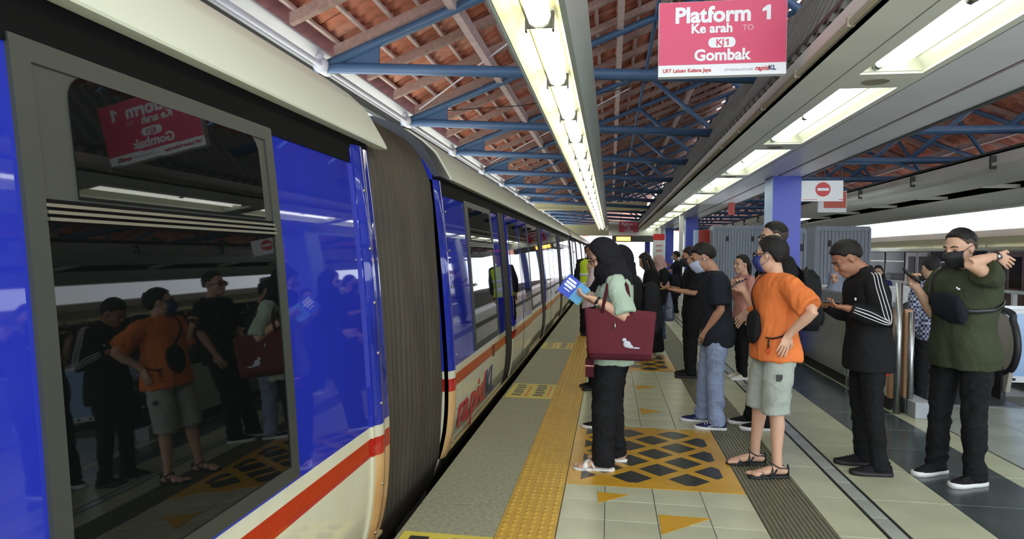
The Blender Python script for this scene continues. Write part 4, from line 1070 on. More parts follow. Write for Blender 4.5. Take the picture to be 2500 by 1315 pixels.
    def hair(s, style='short', mt=None, vol=1.0):
        mt = mt or m_hair; b = MB()
        front, side, back = {'short': (.50, .06, -.72), 'crew': (.58, .36, .05), 'full': (.42, -.08, -1.0), 'woman': (.62, -.05, -.85)}[style]
        def fn(az, el):
            a = abs(az)
            line = np.interp(a, [0, .6, .95, 1.25, 1.5, 1.8, 2.2, pi], [front, front-.04, front-.22, side-.15, side, side-.35, back, back])
            return el-line
        r = (.105*vol, .086, .098+.010*vol)
        if style == 'crew':
            v, f = s.cap(lambda az, el: el-np.interp(abs(az), [0, .6, .95, 1.25, 1.5, 1.8, 2.2, pi], [.58, .54, .3, -.1, .05, -.25, -.6, -.6]), r=(.101, .081, .092), noise=.001); q = MB(); q.add(v, f); s.part('shaved_side', q, m_stub)
        v, f = s.cap(fn, r=r, noise=.0035, nf=150, seed=int(s.nb[0]*1000) % 9+1); b.add(v, f)
        if style in ('short', 'full'):   # lifted tufts along the crown and fringe
            rs = np.random.RandomState(5)
            for k in range(0):
                az = rs.uniform(-2.4, 2.4); el = rs.uniform(.6, 1.0); d = V(cos(el)*cos(az), cos(el)*sin(az), sin(el)); p = V(-.014, 0, .030)+d*np.array(r)*.97
                t = nrm(d+V(.9 if az*az < 1 else -.4, rs.uniform(-.5, .5), -.1)); b.tube([s.hpt(p-t*.012), s.hpt(p+t*.008+d*.004), s.hpt(p+t*.020-d*.001)], [.009, .008, .002], 6)
        return s.part('hair', b, mt)
    def tail(s, pts, rad, name='ponytail', mt=None, free=False):
        b = MB(); P = smooth_path([s.hpt(p) if not free or i == 0 else s.hc+V(*p)*1.06 for i, p in enumerate(pts)], 3)
        R = [r if hasattr(r, '__len__') else (r, r) for r in rad]; t = np.linspace(0, len(R)-1, len(P)); R = [(np.interp(x, range(len(R)), [r[0] for r in R]), np.interp(x, range(len(R)), [r[1] for r in R])) for x in t]
        b.tube(P, R, 12, rnd=True, up=(1, 0, 0)); me = s.part(name, b, mt or m_hair); return me
    def hijab(s, mt, drape=.20, front=.12, name='hijab', under=None, back=.0):
        b = MB()
        def fn(az, el):
            # face opening: ellipse around straight ahead
            y = az/.98; z = (el+.26)/.98
            return .6*(y*y+z*z-1) if abs(az) < 1.5 else 1
        vs = []; nu, nv = 48, 34; c0 = V(-.008, 0, .005); r = np.array([.116, .094, .132])
        for i in range(nv+1):
            el = pi/2-pi*i/nv
            for j in range(nu):
                az = 2*pi*j/nu-pi; t = min(1, max(0, fn(az, el)/.16)); d = V(cos(el)*cos(az), cos(el)*sin(az), sin(el)); vs.append(s.hpt(c0+d*r*(.70+.30*t)))
        fs = [(i*nu+j, (i+1)*nu+j, (i+1)*nu+(j+1) % nu, i*nu+(j+1) % nu) for i in range(nv) for j in range(nu)]
        o1 = MB(); o1.add(vs, fs); h = s.part(name, o1, mt)
        # drape over neck, shoulders and chest
        b = MB(); hc = s.hpt((-.025, 0, -.025)); rings = []
        base = V(s.sx(1.40), 0, 1.40)
        for t in np.linspace(0, 1, 9):
            c_ = hc*(1-t)+V(base[0]+.01, 0, 1.40-drape*.45)*t; c_[2] = hc[2]*(1-t)+(1.43-drape)*t
            rx = np.interp(t, [0, .25, .6, 1], [.112, .116, .150, .160+front*.2])*s.d; ry = np.interp(t, [0, .25, .6, 1], [.096, .108, .188, .205])*s.w
            rings.append([(c_[0]+rx*cos(a)+front*.25*t*max(0, cos(a)), c_[1]+ry*sin(a), c_[2]-.07*t*abs(cos(a))) for a in np.linspace(0, 2*pi, 28, endpoint=False)])
        b.loft(rings); s.part('hijab_drape', b, mt, s.cvox, 2, .004, 34, parent=h)
        return h
    def mask(s, mt, full=1.0):
        b = MB(); vs = []
        n, m_ = 11, 8
        for i in range(m_):
            z = .0-.105*i/(m_-1)+.0; t = i/(m_-1)
            for j in range(n):
                a = (j/(n-1)-.5)*2; y = a*.064*np.interp(t, [0, .5, 1], [1, 1.02, .72]); bulge = np.interp(t, [0, .2, .4, .6, 1], [.110, .130, .130, .120, .098])
                x = bulge-.062*abs(a)**1.8; vs.append(s.hpt((x, y, z-.004)))
        fs = [(i*n+j, i*n+j+1, (i+1)*n+j+1, (i+1)*n+j) for i in range(m_-1) for j in range(n-1)]
        inner = [s.hpt(s.hR.T @ (p-s.hc)*np.array([.72, .9, 1])) for p in vs]; k = len(vs)
        fs2 = [tuple(q+k for q in f[::-1]) for f in fs]
        edge = [j for j in range(n)]+[i*n+n-1 for i in range(1, m_)]+[(m_-1)*n+j for j in range(n-2, -1, -1)]+[i*n for i in range(m_-2, 0, -1)]
        fs3 = [(edge[i], edge[(i+1) % len(edge)], edge[(i+1) % len(edge)]+k, edge[i]+k) for i in range(len(edge))]
        b.add(vs+inner, fs+fs2+fs3); o = s.part('face_mask', b, mt)
        for q in (1, -1):
            e = MB(); e.tube([s.hpt((.045, q*.062, -.01)), s.hpt((.02, q*.078, .012)), s.hpt((-.012, q*.088, .026)), s.hpt((-.026, q*.086, .0)), s.hpt((-.012, q*.080, -.04)), s.hpt((.04, q*.060, -.07))], .0018, 5); s.part('ear_loop', e, mt, parent=o)
    def glasses(s):
        q = MB()
        for sd in (1, -1):
            a = [(.100, sd*.033+.024*cos(t), .0+.019*sin(t)) for t in np.linspace(0, 2*pi, 17)]; q.tube([s.hpt(p) for p in a], .0024, 6); q.tube([s.hpt((.098, sd*.056, .004)), s.hpt((.05, sd*.074, .008)), s.hpt((-.012, sd*.086, .012))], .0025, 6)
        q.tube([s.hpt((.1, -.009, .004)), s.hpt((.104, 0, .007)), s.hpt((.1, .009, .004))], .0022, 6); o = s.part('glasses', q, m_glas)
        for sd in (1, -1):
            l = MB(); l.tube([s.hpt((.099, sd*.033, 0)), s.hpt((.101, sd*.033, 0))], [(.018, .023)]*2, 14, up=s.hR @ V(0, 0, 1)); s.part('lens', l, m_lens, parent=o)
    def band(s, sd, mt, name='watch', face=None):
        a = s.arms[sd]; f = nrm(a['wr']-a['el']); p = a['wr']-f*.02; q = MB(); q.tube([p-f*.009, p+f*.009], .0315, 14); o = s.part(name, q, mt)
        if face: q = MB(); n_ = -a['pn']; q.tube([p+n_*.028, p+n_*.037], .018, 12); s.part('watch_face', q, face, parent=o)
    # ---------------------------------------------------------- held or worn things : top level objects
    def held(s, name, label, cat, group=None):
        return Held(s, name, label, cat, group)
class Held:
    """a top-level thing built in the person's local frame"""
    def __init__(h, p, name, label, cat, group): h.p, h.a = p, (name, label, cat, group); h.parts = []
    def add(h, name, mb, mt, smooth=True, voxel=None, it=3, wr=0, wf=30, sub=None): h.parts.append((name, mb, mt, smooth, voxel, it, wr, wf, sub)); return h
    def done(h):
        k = h.p.k; allv = np.array([v for q in h.parts for v in q[1].v])*k
        lo, hi = allv.min(0), allv.max(0); c_ = V((lo[0]+hi[0])/2, (lo[1]+hi[1])/2, lo[2])
        n, lb, ct, g = h.a; o = thing(n, lb, ct, (0, 0, 0), 0, g); o.matrix_world = h.p.M @ Matrix.Translation(c_); made = {}
        for (nm, mb, mt, sm, vx, it, wr, wf, sub) in h.parts:
            mb.v = [(a*k-c_[0], b*k-c_[1], z*k-c_[2]) for a, b, z in mb.v]
            if vx:
                me = remesh(mb, vx, it)
                if wr: displace(me, lambda P: wr*wav(P, wf, 4))
                me.materials.append(mt)
            else: me = mb.mesh(nm, mt, sm)
            made[nm] = link(nm, me, made[sub] if sub else o)
        return o
def phone_in(p, sd, label, group='phones in hands', along=None, off=.045, lift=.02, face=None, case=None):
    a = p.arms[sd]; W, hd, pn = a['wr'], a['hd'], a['pn']; sv = np.cross(hd, pn)*sd
    ay = nrm(along if along is not None else hd); az = nrm(face if face is not None else pn); az = nrm(az-ay*(az @ ay)); ax = np.cross(ay, az); c_ = W+hd*(.085)+pn*(lift)+ay*off
    h = p.held('phone', label, 'phone', group)
    out = arc_box(-.036, .036, -.074, .074, .010, 3)
    q = MB(); q.poly([c_+ax*x+ay*y-az*.0045 for x, y in out], az*.009); h.add('phone_body', q, case or m_phone, False)
    q = MB(); o2 = arc_box(-.033, .033, -.070, .070, .008, 3); q.poly([c_+ax*x+ay*y+az*.0046 for x, y in o2], az*.0006); h.add('screen', q, m_screen, False)
    q = MB(); q.poly([c_+ax*(x*.28-.018)+ay*(y*.16+.052)-az*.0046 for x, y in arc_box(-.03, .03, -.07, .07, .02, 3)], -az*.0012); h.add('camera_bump', q, m_glas, False)
    return h.done()
def backpack(p, label, mt, w=.30, h=.42, d=.15, z=1.15, straps=True):
    H_ = p.held('backpack', label, 'backpack', 'black backpacks'); x0 = p.sx(z)-.115*p.d-d*.5-.01
    q = MB(); rings = []
    for t in np.linspace(0, 1, 9):
        zz = z-h/2+h*t; sc = np.interp(t, [0, .08, .3, .8, .93, 1], [.86, .97, 1, .94, .78, .45]); rings.append([(x0+d/2*sc*math.copysign(abs(cos(a))**.6, cos(a)), w/2*sc*math.copysign(abs(sin(a))**.5, sin(a)), zz) for a in np.linspace(0, 2*pi, 28, endpoint=False)])
    q.loft(rings); H_.add('bag', q, mt, voxel=.010, wr=.004)
    q = MB(); rings = []
    for t in np.linspace(0, 1, 5):
        zz = z-h*.42+h*.42*t; sc = np.interp(t, [0, .2, .8, 1], [.8, 1, .96, .7]); rings.append([(x0-d*.42+.05*sc*cos(a), w*.38*sc*math.copysign(abs(sin(a))**.5, sin(a)), zz) for a in np.linspace(0, 2*pi, 20, endpoint=False)])
    q.loft(rings); H_.add('front_pocket', q, mt)
    if straps:
        for sd in (1, -1):
            q = MB(); pts = [(x0+.05, sd*.08, z+h*.42), (p.sx(1.42)-.03, sd*.10*p.w, 1.465), (p.sx(1.40)+.085, sd*.115*p.w, 1.40), (p.sx(1.28)+.14*p.d, sd*.12*p.w, 1.28), (p.sx(1.15)+.10*p.d, sd*.155*p.w, 1.13), (x0+.04, sd*.16*p.w, z-h*.36)]
            q.tube(pts, [(.007, .026)]*len(pts), 8, up=(1, 0, .2)); H_.add('strap', q, mt)
    q = MB(); q.tube([(x0, -.03, z+h*.47), (x0-.01, 0, z+h*.53), (x0, .03, z+h*.47)], .008, 6); H_.add('grab_handle', q, mt)
    return H_.done()
PI = pi
m_blackc = cloth('black_fabric', C(24, 25, 27)); m_blackh = cloth('black_hijab_fabric', C(28, 28, 33), .25); m_mint = cloth('mint_shirt_fabric', C(168, 188, 168)); m_mar = cloth('maroon_canvas', C(94, 38, 46), .15)
m_mar2 = cloth('dark_maroon_canvas', C(68, 22, 30), .15); m_jean = cloth('light_blue_denim', C(138, 152, 182), .5); m_navyc = cloth('navy_black_cotton', C(34, 38, 46)); m_or = cloth('orange_cotton', C(222, 122, 64), .3)
m_khaki = cloth('pale_grey_khaki', C(160, 168, 158), .4); m_green = cloth('olive_green_cotton', C(58, 64, 46)); m_track = cloth('black_tracksuit', C(26, 27, 29), .25); m_pinkc = cloth('dusty_pink_cotton', C(196, 140, 132)); m_pinkh = cloth('dusty_pink_hijab', C(186, 150, 148)); m_pale = cloth('pale_pink_hijab_fabric', C(220, 200, 200))
m_hivis = cloth('lime_hi_vis', C(206, 232, 60), .2); m_jeand = cloth('blue_denim', C(70, 90, 120)); m_navy2 = cloth('navy_jersey', C(44, 52, 104)); m_greyh = cloth('grey_blue_hijab', C(150, 156, 172)); m_beige = cloth('beige_cloth', C(196, 186, 168)); m_redh = cloth('red_hem', C(196, 52, 40))
m_sw = mat('white_shoe_sole', C(222, 222, 218), .5); m_sb = mat('black_shoe_sole', C(30, 30, 32), .6); m_nshoe = cloth('navy_suede', C(34, 40, 78), .2); m_bshoe = cloth('black_mesh_shoe', C(24, 24, 27), .3); m_wsand = mat('white_sandal', C(224, 222, 214), .5); m_str = mat('white_stripe', C(228, 230, 236), .6); m_wshoe = cloth('white_canvas_shoe', C(214, 208, 196), .2)
m_maskb = mat('pale_blue_mask', C(176, 188, 214), .8); m_maskk = mat('black_mask', C(26, 28, 32), .7); m_maskn = mat('navy_mask', C(40, 54, 120), .7)
def plaid():
    mt = mat('navy_plaid', C(50, 58, 84), .85, bump=.2, bs=30); N = mt.node_tree.nodes; L = mt.node_tree.links
    tc = N.new('ShaderNodeTexCoord'); ck = N.new('ShaderNodeTexChecker'); ck.inputs['Scale'].default_value = 38; ck.inputs[1].default_value = C(36, 42, 66); ck.inputs[2].default_value = C(150, 156, 176); L.new(tc.outputs['Object'], ck.inputs[0]); L.new(ck.outputs[0], N['Principled BSDF'].inputs['Base Color']); return mt
m_plaid = plaid()
def flat(p, h, name, mt, pts, w=.02, t=.004, up=(1, 0, 0)):
    q = MB(); q.tube(pts, [(t, w)]*len(pts), 8, up=up); h.add(name, q, mt); return h

# ---- woman in mint shirt ------------------------------------------------
p = Person('woman in black hijab and mint shirt reading a blue leaflet', (0.015, 4.68), PI, 1.62, m_skinA, lean=-.02, head=(.50, 0), fem=True, w=.95, neckfwd=.02,
           bare=True, feet=((.05, .105, .05), (-.045, -.13, -.05)), L=dict(u=(-.30, .42, -1), f=(.9, -.12, .50), h=(.95, -.2, .2), p=(.1, -.35, 1), c=.5, t=.5), R=dict(u=(-.05, -.1, -1), f=(.85, .28, .55), h=(.95, .25, .25), p=(0, .4, 1), c=.6))
p.top(m_mint, hem=.78, sleeve=.92, slr=.024, flare=.03); p.bottoms(m_blackc, hemr=.080, ex=.022, knee=.012); p.sandals(m_wsand, m_wsand); p.hijab(m_blackh, drape=.02, front=-.12); p.glasses()
p.band(1, m_glas, 'watch', m_steel)
W = p.arms[1]['wr']; h = p.held('leaflet', 'folded blue leaflet held open by the woman in mint shirt', 'leaflet')
c_ = W+V(.150, -.10, .055); ax = nrm(V(.75, -.15, .55)); ay = nrm(V(-.45, -.1, .75)); ay = nrm(ay-ax*(ax @ ay)); az = np.cross(ax, ay)
m_leaf = mat('leaflet_blue', C(34, 70, 190), .4); m_leaf2 = mat('leaflet_sky', C(110, 180, 228), .4); m_leaf3 = mat('leaflet_green', C(150, 190, 120), .4)
def sheet(c0, ax, ay, az, w, hh, t=.0012): q = MB(); q.obox(c0, ax, ay, az, w/2, hh/2, t); return q
h.add('cover_page', sheet(c_+ax*.05, ax, ay, az, .11, .15), m_leaf, False); bx = nrm(ax+az*.5); h.add('inner_page', sheet(c_-bx*.05, bx, ay, np.cross(bx, ay), .10, .145), m_leaf2, False)
bx2 = nrm(ax-az*.6); h.add('back_page', sheet(c_-bx2*.05+az*.004, bx2, ay, np.cross(bx2, ay), .10, .14), m_leaf3, False)
q = MB()
for k, (x, y, w_, hh) in enumerate(((.055, .045, .07, .016), (.05, .02, .08, .018), (.055, -.004, .07, .016), (.05, -.03, .05, .008))): q.obox(c_+ax*x+ay*y+az*.0018, ax, ay, az, w_/2, hh/2, .0004); q.obox(c_+ax*x+ay*y-az*.0018, ax, ay, az, w_/2, hh/2, .0004)
h.add('cover_print', q, m_signw, False); h.done()
h = p.held('tote_bag', 'large maroon tote bag with pale printed emblem hanging at the woman in mint', 'bag')
q = MB(); rings = []
for t in np.linspace(0, 1, 7):
    z = .845+.345*t; hx = np.interp(t, [0, .12, 1], [.212, .225, .252]); hy = np.interp(t, [0, .1, .8, 1], [.052, .058, .045, .030]); rings.append([(-.055+hx*math.copysign(abs(cos(a))**.22, cos(a)), .245+hy*math.copysign(abs(sin(a))**.35, sin(a)), z+.012*cos(a)*t) for a in np.linspace(0, 2*pi, 36, endpoint=False)])
q.loft(rings); h.add('bag', q, m_mar, voxel=.009, it=2, wr=.003, wf=16)
q = MB(); q.loft([[(-.055+.216*math.copysign(abs(cos(a))**.22, cos(a)), .245+.061*math.copysign(abs(sin(a))**.35, sin(a)), z) for a in np.linspace(0, 2*pi, 36, endpoint=False)] for z in (.842, .885)]); h.add('base_panel', q, m_mar2)
for y in (.292, .20): q = MB(); q.tube([(.07, y, 1.17), (.05, y-.02, 1.28), (.02, .145, 1.43), (-.03, .125, 1.452), (-.10, y-.06, 1.36), (-.13, y, 1.17)], [(.004, .012)]*6, 8, up=(0, 1, 0)); h.add('strap', q, m_mar2)
q = MB()
for c0, r in (((-.105, .305, .955), (.028, .006, .025)), ((-.085, .305, .985), (.016, .006, .014)), ((-.125, .305, .940), (.022, .006, .014)), ((-.165, .305, .931), (.03, .005, .006))): q.ell(c0, r, 12, 6)
h.add('emblem', q, mat('emblem_grey', C(186, 190, 200), .6))
q = MB(); q.tube([(-.02, .30, 1.10), (-.02, .303, 1.06)], .008, 6); h.add('zip_pull', q, m_steel)
h.done()
h = p.held('pouch', 'small dark maroon pouch dangling below the tote bag', 'pouch'); q = MB(); q.box(.125, .185, .19, .21, .70, .83); h.add('pouch_body', q, m_mar2, False); q = MB(); q.tube([(.155, .2, .83), (.15, .21, .90)], .006, 6); h.add('cord', q, m_sw); q = MB(); q.box(.124, .186, .188, .212, .775, .785); h.add('trim', q, m_pinkc, False); h.done()

# ---- woman in black just behind her ---------------------------------------
p = Person('woman in black hijab and black dress right behind the mint shirt', (.16, 5.78), PI, 1.57, m_skinA, lean=.02, head=(.2, 0), fem=True, feet=((.22, .10, 0), (.14, -.1, 0)), L=dict(u=(-.1, .15, -1), f=(.8, -.1, -.2)), R=dict(u=(0, -.15, -1), f=(.6, .1, -.4)), detail=False)
p.top(m_blackc, hem=.78, long=True, ex=.03, flare=.03); p.bottoms(m_blackc, hemr=.08, ex=.03); p.hijab(m_blackh, drape=.34, front=.05); p.shoes(m_bshoe, m_sw)
backpack(p, 'black backpack on the woman behind the mint shirt', cloth('black_nylon', C(26, 27, 30), .2), w=.30, h=.46, d=.17, z=1.14)
# ---- pale hijab woman further behind ----------------------------------------
p = Person('woman in pale pink hijab mostly hidden behind the mint shirt', (-.13, 7.4), PI+.3, 1.50, m_skinA, fem=True, detail=False, feet=((.02, .1, 0), (.0, -.1, 0)))
p.top(m_blackc, hem=.70, long=True, ex=.03); p.bottoms(m_blackc, hemr=.09, ex=.03); p.hijab(m_pale, drape=.34, front=.1); p.shoes(m_bshoe, m_sb)
# ---- guard --------------------------------------------------------------------
p = Person('guard in lime hi-vis vest standing by the train doors', (-.40, 12.3), -PI*.45, 1.68, m_skinB, detail=False); p.top(m_navyc, long=True, hem=.8); p.bottoms(m_blackc); p.shoes(m_bshoe, m_sb); p.hair('short')
b = MB(); p.trunk(b, .82, 1.44, .034, .01, 12); p.part('vest', b, m_hivis, .016, 2, .002)
for z in (.95, 1.12): b = MB(); p.trunk(b, z, z+.05, .042, 0, 3); p.part('reflective_band', b, m_signw)
# ---- long haired woman ----------------------------------------------------------
p = Person('woman with long black hair in black T-shirt looking at phone', (.62, 9.9), PI, 1.53, m_skinA, lean=.03, head=(.5, 0), fem=True, detail=False, L=dict(u=(0, .15, -1), f=(.9, -.25, .35)), R=dict(u=(.1, -.1, -1), f=(.9, .25, .4)), feet=((.02, .1, 0), (-.03, -.1, 0)))
p.top(m_blackc, hem=.72, sleeve=.95, slr=.03, flare=.03); p.dress(m_blackc, .10, .2); p.sandals(m_beige, m_beige); p.hair('woman'); p.tail([(-.06, 0, .07), (-.10, 0, -.05), (-.12, .0, -.19), (-.13, .01, -.36)], [(.05, .075), (.055, .095), (.05, .10), (.02, .06)], 'long_hair', free=True); p.tail([(.01, .075, .03), (-.01, .095, -.08), (-.05, .105, -.24)], [(.04, .018), (.045, .018), (.02, .01)], 'side_lock', free=True)
phone_in(p, 1, 'phone held by the woman with long black hair', lift=.025)
# ---- pink hijab with backpack -----------------------------------------------------
p = Person('person in dusty pink hijab with black backpack and blue jeans', (.92, 11.9), PI, 1.49, m_skinA, fem=True, head=(.35, 0), detail=False, L=dict(u=(0, .15, -1), f=(.8, -.2, .3)), R=dict(u=(0, -.1, -1), f=(.8, .2, .3))); p.top(m_blackc, long=True, hem=.72, flare=.03); p.bottoms(m_jeand, hemr=.09, ex=.02); p.shoes(m_bshoe, m_sw); p.hijab(m_pinkh, drape=.30, front=.06)
backpack(p, 'black backpack on the person in dusty pink hijab', cloth('black_nylon', C(26, 27, 30)), w=.32, h=.46, d=.2, z=1.1)
# ---- navy polo man by the column -----------------------------------------------------
p = Person('man in dark navy polo stretching his arm in front of the far column', (1.72, 17.6), PI-.2, 1.60, m_skinB, detail=False, L=dict(u=(.55, .25, -.8), f=(1, -.05, -.1), h=(1, 0, 0)), R=dict(u=(.2, -.15, -1), f=(.5, .3, .6))); p.top(m_navyc, sleeve=.8); p.bottoms(m_blackc); p.shoes(m_bshoe, m_sb); p.hair('short'); p.mask(m_maskb)
# ---- black shirt, black mask --------------------------------------------------------
p = Person('man in black shirt and black mask typing on a phone', (1.03, 8.4), PI+.15, 1.59, m_skinB, head=(.12, 0), lean=.01, w=1.08, d=1.1, L=dict(u=(.2, .28, -1), f=(.95, -.35, .12), h=(1, -.3, .1), p=(0, -.2, 1), c=.7), R=dict(u=(.2, -.2, -1), f=(.95, .3, .2), h=(1, .2, .1), p=(0, .2, 1), c=.7), feet=((.06, .12, .1), (.0, -.12, -.1)))
p.top(m_blackc, hem=.76, sleeve=.88, slr=.03); p.bottoms(m_blackc, hemr=.07, ex=.025); p.shoes(m_bshoe, m_sb); p.hair('full'); p.mask(m_maskk)
phone_in(p, 1, 'phone in a tan case held by the man in black mask', lift=.03, along=V(.7, -.5, -.25), case=mat('tan_phone_case', C(176, 146, 96), .4))
h = p.held('carrier_bag', 'dark translucent plastic bag hanging from the hands of the man in black', 'bag'); wq = p.arms[1]['wr']+p.arms[1]['hd']*.07
q = MB(); rings = [[(wq[0]+a*cos(t), wq[1]-.03+b_*sin(t), wq[2]-dz) for t in np.linspace(0, 2*pi, 16, endpoint=False)] for dz, a, b_ in ((.03, .02, .012), (.10, .035, .02), (.22, .06, .03), (.38, .07, .035), (.42, .055, .02))]; q.loft(rings); h.add('sack', q, mat('dark_blue_plastic', C(58, 66, 86), .3), voxel=.008, wr=.004, wf=60); q = MB(); q.tube([(wq[0], wq[1]-.03, wq[2]-.04), (wq[0]+.005, wq[1]-.03, wq[2]+.01)], .006, 6); h.add('handle', q, m_navyc); h.done()
# ---- navy T-shirt, pale mask, jeans ------------------------------------------------------
p = Person('man in navy T-shirt, pale blue mask and light jeans, hand in pocket', (.93, 5.96), PI, 1.60, m_skinB, lean=.035, head=(.36, 0), neckfwd=.05, w=1.04, d=1.08, L=dict(u=(-.12, .16, -1), f=(.46, -.42, -.85), h=(.30, -.3, -1), p=(.1, -1, 0), c=.3), R=dict(u=(-.1, -.1, -1), f=(.1, .1, -1)), feet=((.0, .13, .04), (.10, -.15, -.05)))
p.top(m_navyc, hem=.765, sleeve=.86, slr=.030, flare=.014); p.bottoms(m_jean, hemr=.070, ex=.014, wr=.008); p.shoes(m_nshoe, m_sw, m_sw, stripe=m_sw); p.hair('short', vol=1.08); p.mask(m_maskb)
q = MB(); q.ell(p.hpt((.004, .088, -.012)), (.007, .006, .007), 8, 6); q.tube([p.hpt((.006, .089, -.014)), p.hpt((.012, .089, -.036))], .003, 6); p.part('earbud', q, m_sw)
# ---- woman in pink ----------------------------------------------------------------------------
p = Person('woman with ponytail in dusty pink top and black leggings', (1.62, 8.35), PI+.35, 1.50, m_skinA, head=(.05, .1), fem=True, w=.93, d=.95, L=dict(u=(.0, .25, -1), f=(.75, -.1, .55), h=(.8, 0, .6), p=(0, -1, .2), c=.5), R=dict(u=(.1, -.15, -1), f=(.9, .2, .3)), feet=((.03, .08, .1), (-.02, -.09, 0)))
p.top(m_pinkc, hem=.84, sleeve=.98, slr=.020, long=False); p.bottoms(m_blackc, hemr=.046, ex=.006); p.shoes(m_wshoe, m_sw); p.hair('woman'); p.tail([(-.10, 0, .03), (-.13, -.01, -.02), (-.125, -.01, -.12), (-.11, 0, -.20)], [.025, .035, .030, .010])
p.band(1, m_glas, 'bracelet')
h = p.held('shoulder_bag', 'slate grey shoulder bag at the side of the woman in pink', 'bag'); q = MB(); q.loft([[(-.02+a*cos(t), .24+.045*sin(t), z) for t in np.linspace(0, 2*pi, 18, endpoint=False)] for z, a in ((.62, .09), (.66, .115), (.78, .10), (.84, .05))]); h.add('sack', q, cloth('slate_cloth', C(120, 136, 140)), voxel=.01); q = MB(); q.tube([(.02, .24, .82), (.03, .16, 1.25), (.0, .12, 1.46), (-.10, .14, 1.25), (-.06, .24, .82)], .006, 6); h.add('strap', q, m_glas); h.done()
# ---- tall man with backpack ---------------------------------------------------------------------
p = Person('tall man in black with glasses behind the orange T-shirt', (1.45, 6.02), PI+.1, 1.78, m_skinA, head=(.02, 0), L=dict(u=(-.05, .14, -1), f=(.4, -.1, -.9)), R=dict(u=(.1, -.12, -1), f=(.6, .1, -.6)), feet=((.12, .11, 0), (.16, -.10, 0)))
p.top(cloth('dark_olive_black', C(34, 36, 36)), hem=.80, sleeve=.9, slr=.03); p.bottoms(m_blackc, hemr=.07); p.shoes(m_bshoe, m_sw); p.hair('crew'); p.glasses()
backpack(p, 'big black backpack on the tall man behind the orange T-shirt', cloth('black_nylon_glossy', C(26, 28, 32), .3, .55), w=.34, h=.50, d=.20, z=1.08)
# ---- orange man -------------------------------------------------------------------------------------
p = Person('man in orange T-shirt and pale shorts with hand on hip', (1.14, 4.78), PI+.20, 1.62, m_skinA, lean=.0, head=(.02, -.80), w=1.02, d=1.02, belly=.03, L=dict(u=(-.34, .72, -.68), f=(.42, -.56, -.72), h=(.38, .05, -1), p=(.1, -1, .0), c=.15, t=.2), R=dict(u=(.10, -.10, -1), f=(.55, .12, .82), h=(.62, .1, .75), p=(.3, .9, .3), c=.8, t=.6), bare=True, feet=((.03, .14, .02), (.07, -.15, -.05)))
p.top(m_or, hem=.83, sleeve=.86, slr=.034, flare=.03, wr=.008, wf=16); p.bottoms(m_khaki, length=.10, hemr=.093, ex=.022, name='shorts', wr=.005); p.sandals(cloth('dark_strap', C(52, 56, 56), .2), m_sb, True); p.hair('full', vol=1.06); p.glasses(); p.mask(m_maskn)
q = MB(); q.box(.035, .075, .196, .206, .70, .745); o = p.part('fabric_label', q, m_glas, smooth=False)
phone_in(p, -1, 'phone raised in the hand of the man in orange', lift=.03, along=V(.75, .2, -.35), off=.02, face=V(.4, -.25, .9))
h = p.held('crossbody_bag', 'black crossbody bag with red ring worn over the orange T-shirt', 'bag', 'black crossbody bags')
q = MB(); rings = []
for t in np.linspace(0, 1, 9):
    c0 = V(.175+.01*t, -.02+.13*t, 1.155-.17*t); a = np.interp(t, [0, .15, .5, .85, 1], [.03, .09, .125, .10, .03]); rings.append([c0+V(0, .25, .30)/.39*a*cos(u_)+V(.9, .35, 0)*.045*sin(u_)*min(1, a/.06) for u_ in np.linspace(0, 2*pi, 18, endpoint=False)])
q.loft(rings); h.add('pouch', q, m_blackc, voxel=.008)
sp = smooth_path([p.tp(12, 1.16, .05), p.tp(-14, 1.28, .045), p.tp(-35, 1.38, .03), V(.03, -.095, 1.462), V(-.05, -.09, 1.468), p.tp(205, 1.38), p.tp(160, 1.20, .045), p.tp(120, 1.07, .05), p.tp(90, 1.03, .05), p.tp(62, 1.0, .05), p.tp(42, 1.0, .05)], 4); q = MB(); q.tube(sp, [(.004, .013)]*len(sp), 8, up=(1, 0, 0)); h.add('strap', q, m_glas)
cr_ = p.tp(50, .99, .056); q = MB(); q.tube([cr_, cr_+V(.004, .004, -.06)], .007, 6); h.add('cord', q, m_glas); q = MB(); q.tube([cr_+V(.006, .006, -.078)+V(-.6*.014*cos(t), .8*.014*cos(t), .02*sin(t)) for t in np.linspace(0, 2*pi, 14)], .003, 6); h.add('ring', q, m_red); h.done()
# ---- jacket man ----------------------------------------------------------------------------------------
p = Person('man in black track jacket with white sleeve stripes looking at phone', (1.80, 4.93), PI, 1.625, m_skinC, lean=.035, head=(.62, 0), neckfwd=.045, w=1.04, d=1.08, L=dict(u=(-.22, .20, -1), f=(.93, -.22, .36), h=(.96, -.25, .1), p=(0, -.2, 1), c=.55, t=.5), R=dict(u=(.0, -.12, -1), f=(.93, .26, .40), h=(.96, .25, .1), p=(0, .2, 1), c=.55), feet=((-.06, .12, .05), (-.03, -.12, -.05)))
p.top(m_track, hem=.75, long=True, ex=.026, slr=.026, flare=.02, collar=.02, name='jacket', wr=.004); p.bottoms(m_blackc, hemr=.056, ex=.006); p.shoes(m_bshoe, m_sb, m_glas); p.hair('short', vol=1.04)
b = MB(); b.loft([[(min(.02, -.01+.13*cos(t)), .165*sin(t), z) for t in np.linspace(0, 2*pi, 28, endpoint=False)] for z in (.722, .78)]); p.part('red_shirt_hem', b, m_redh)
a = p.arms[1]; u_ = nrm(a['el']-a['sh']); f_ = nrm(a['wr']-a['el']); outv = nrm(V(0, 1, 0)-u_*u_[1]); side = np.cross(u_, outv); side2 = np.cross(f_, nrm(V(0, 1, 0)-f_*f_[1])); o2 = nrm(V(0, 1, 0)-f_*f_[1])
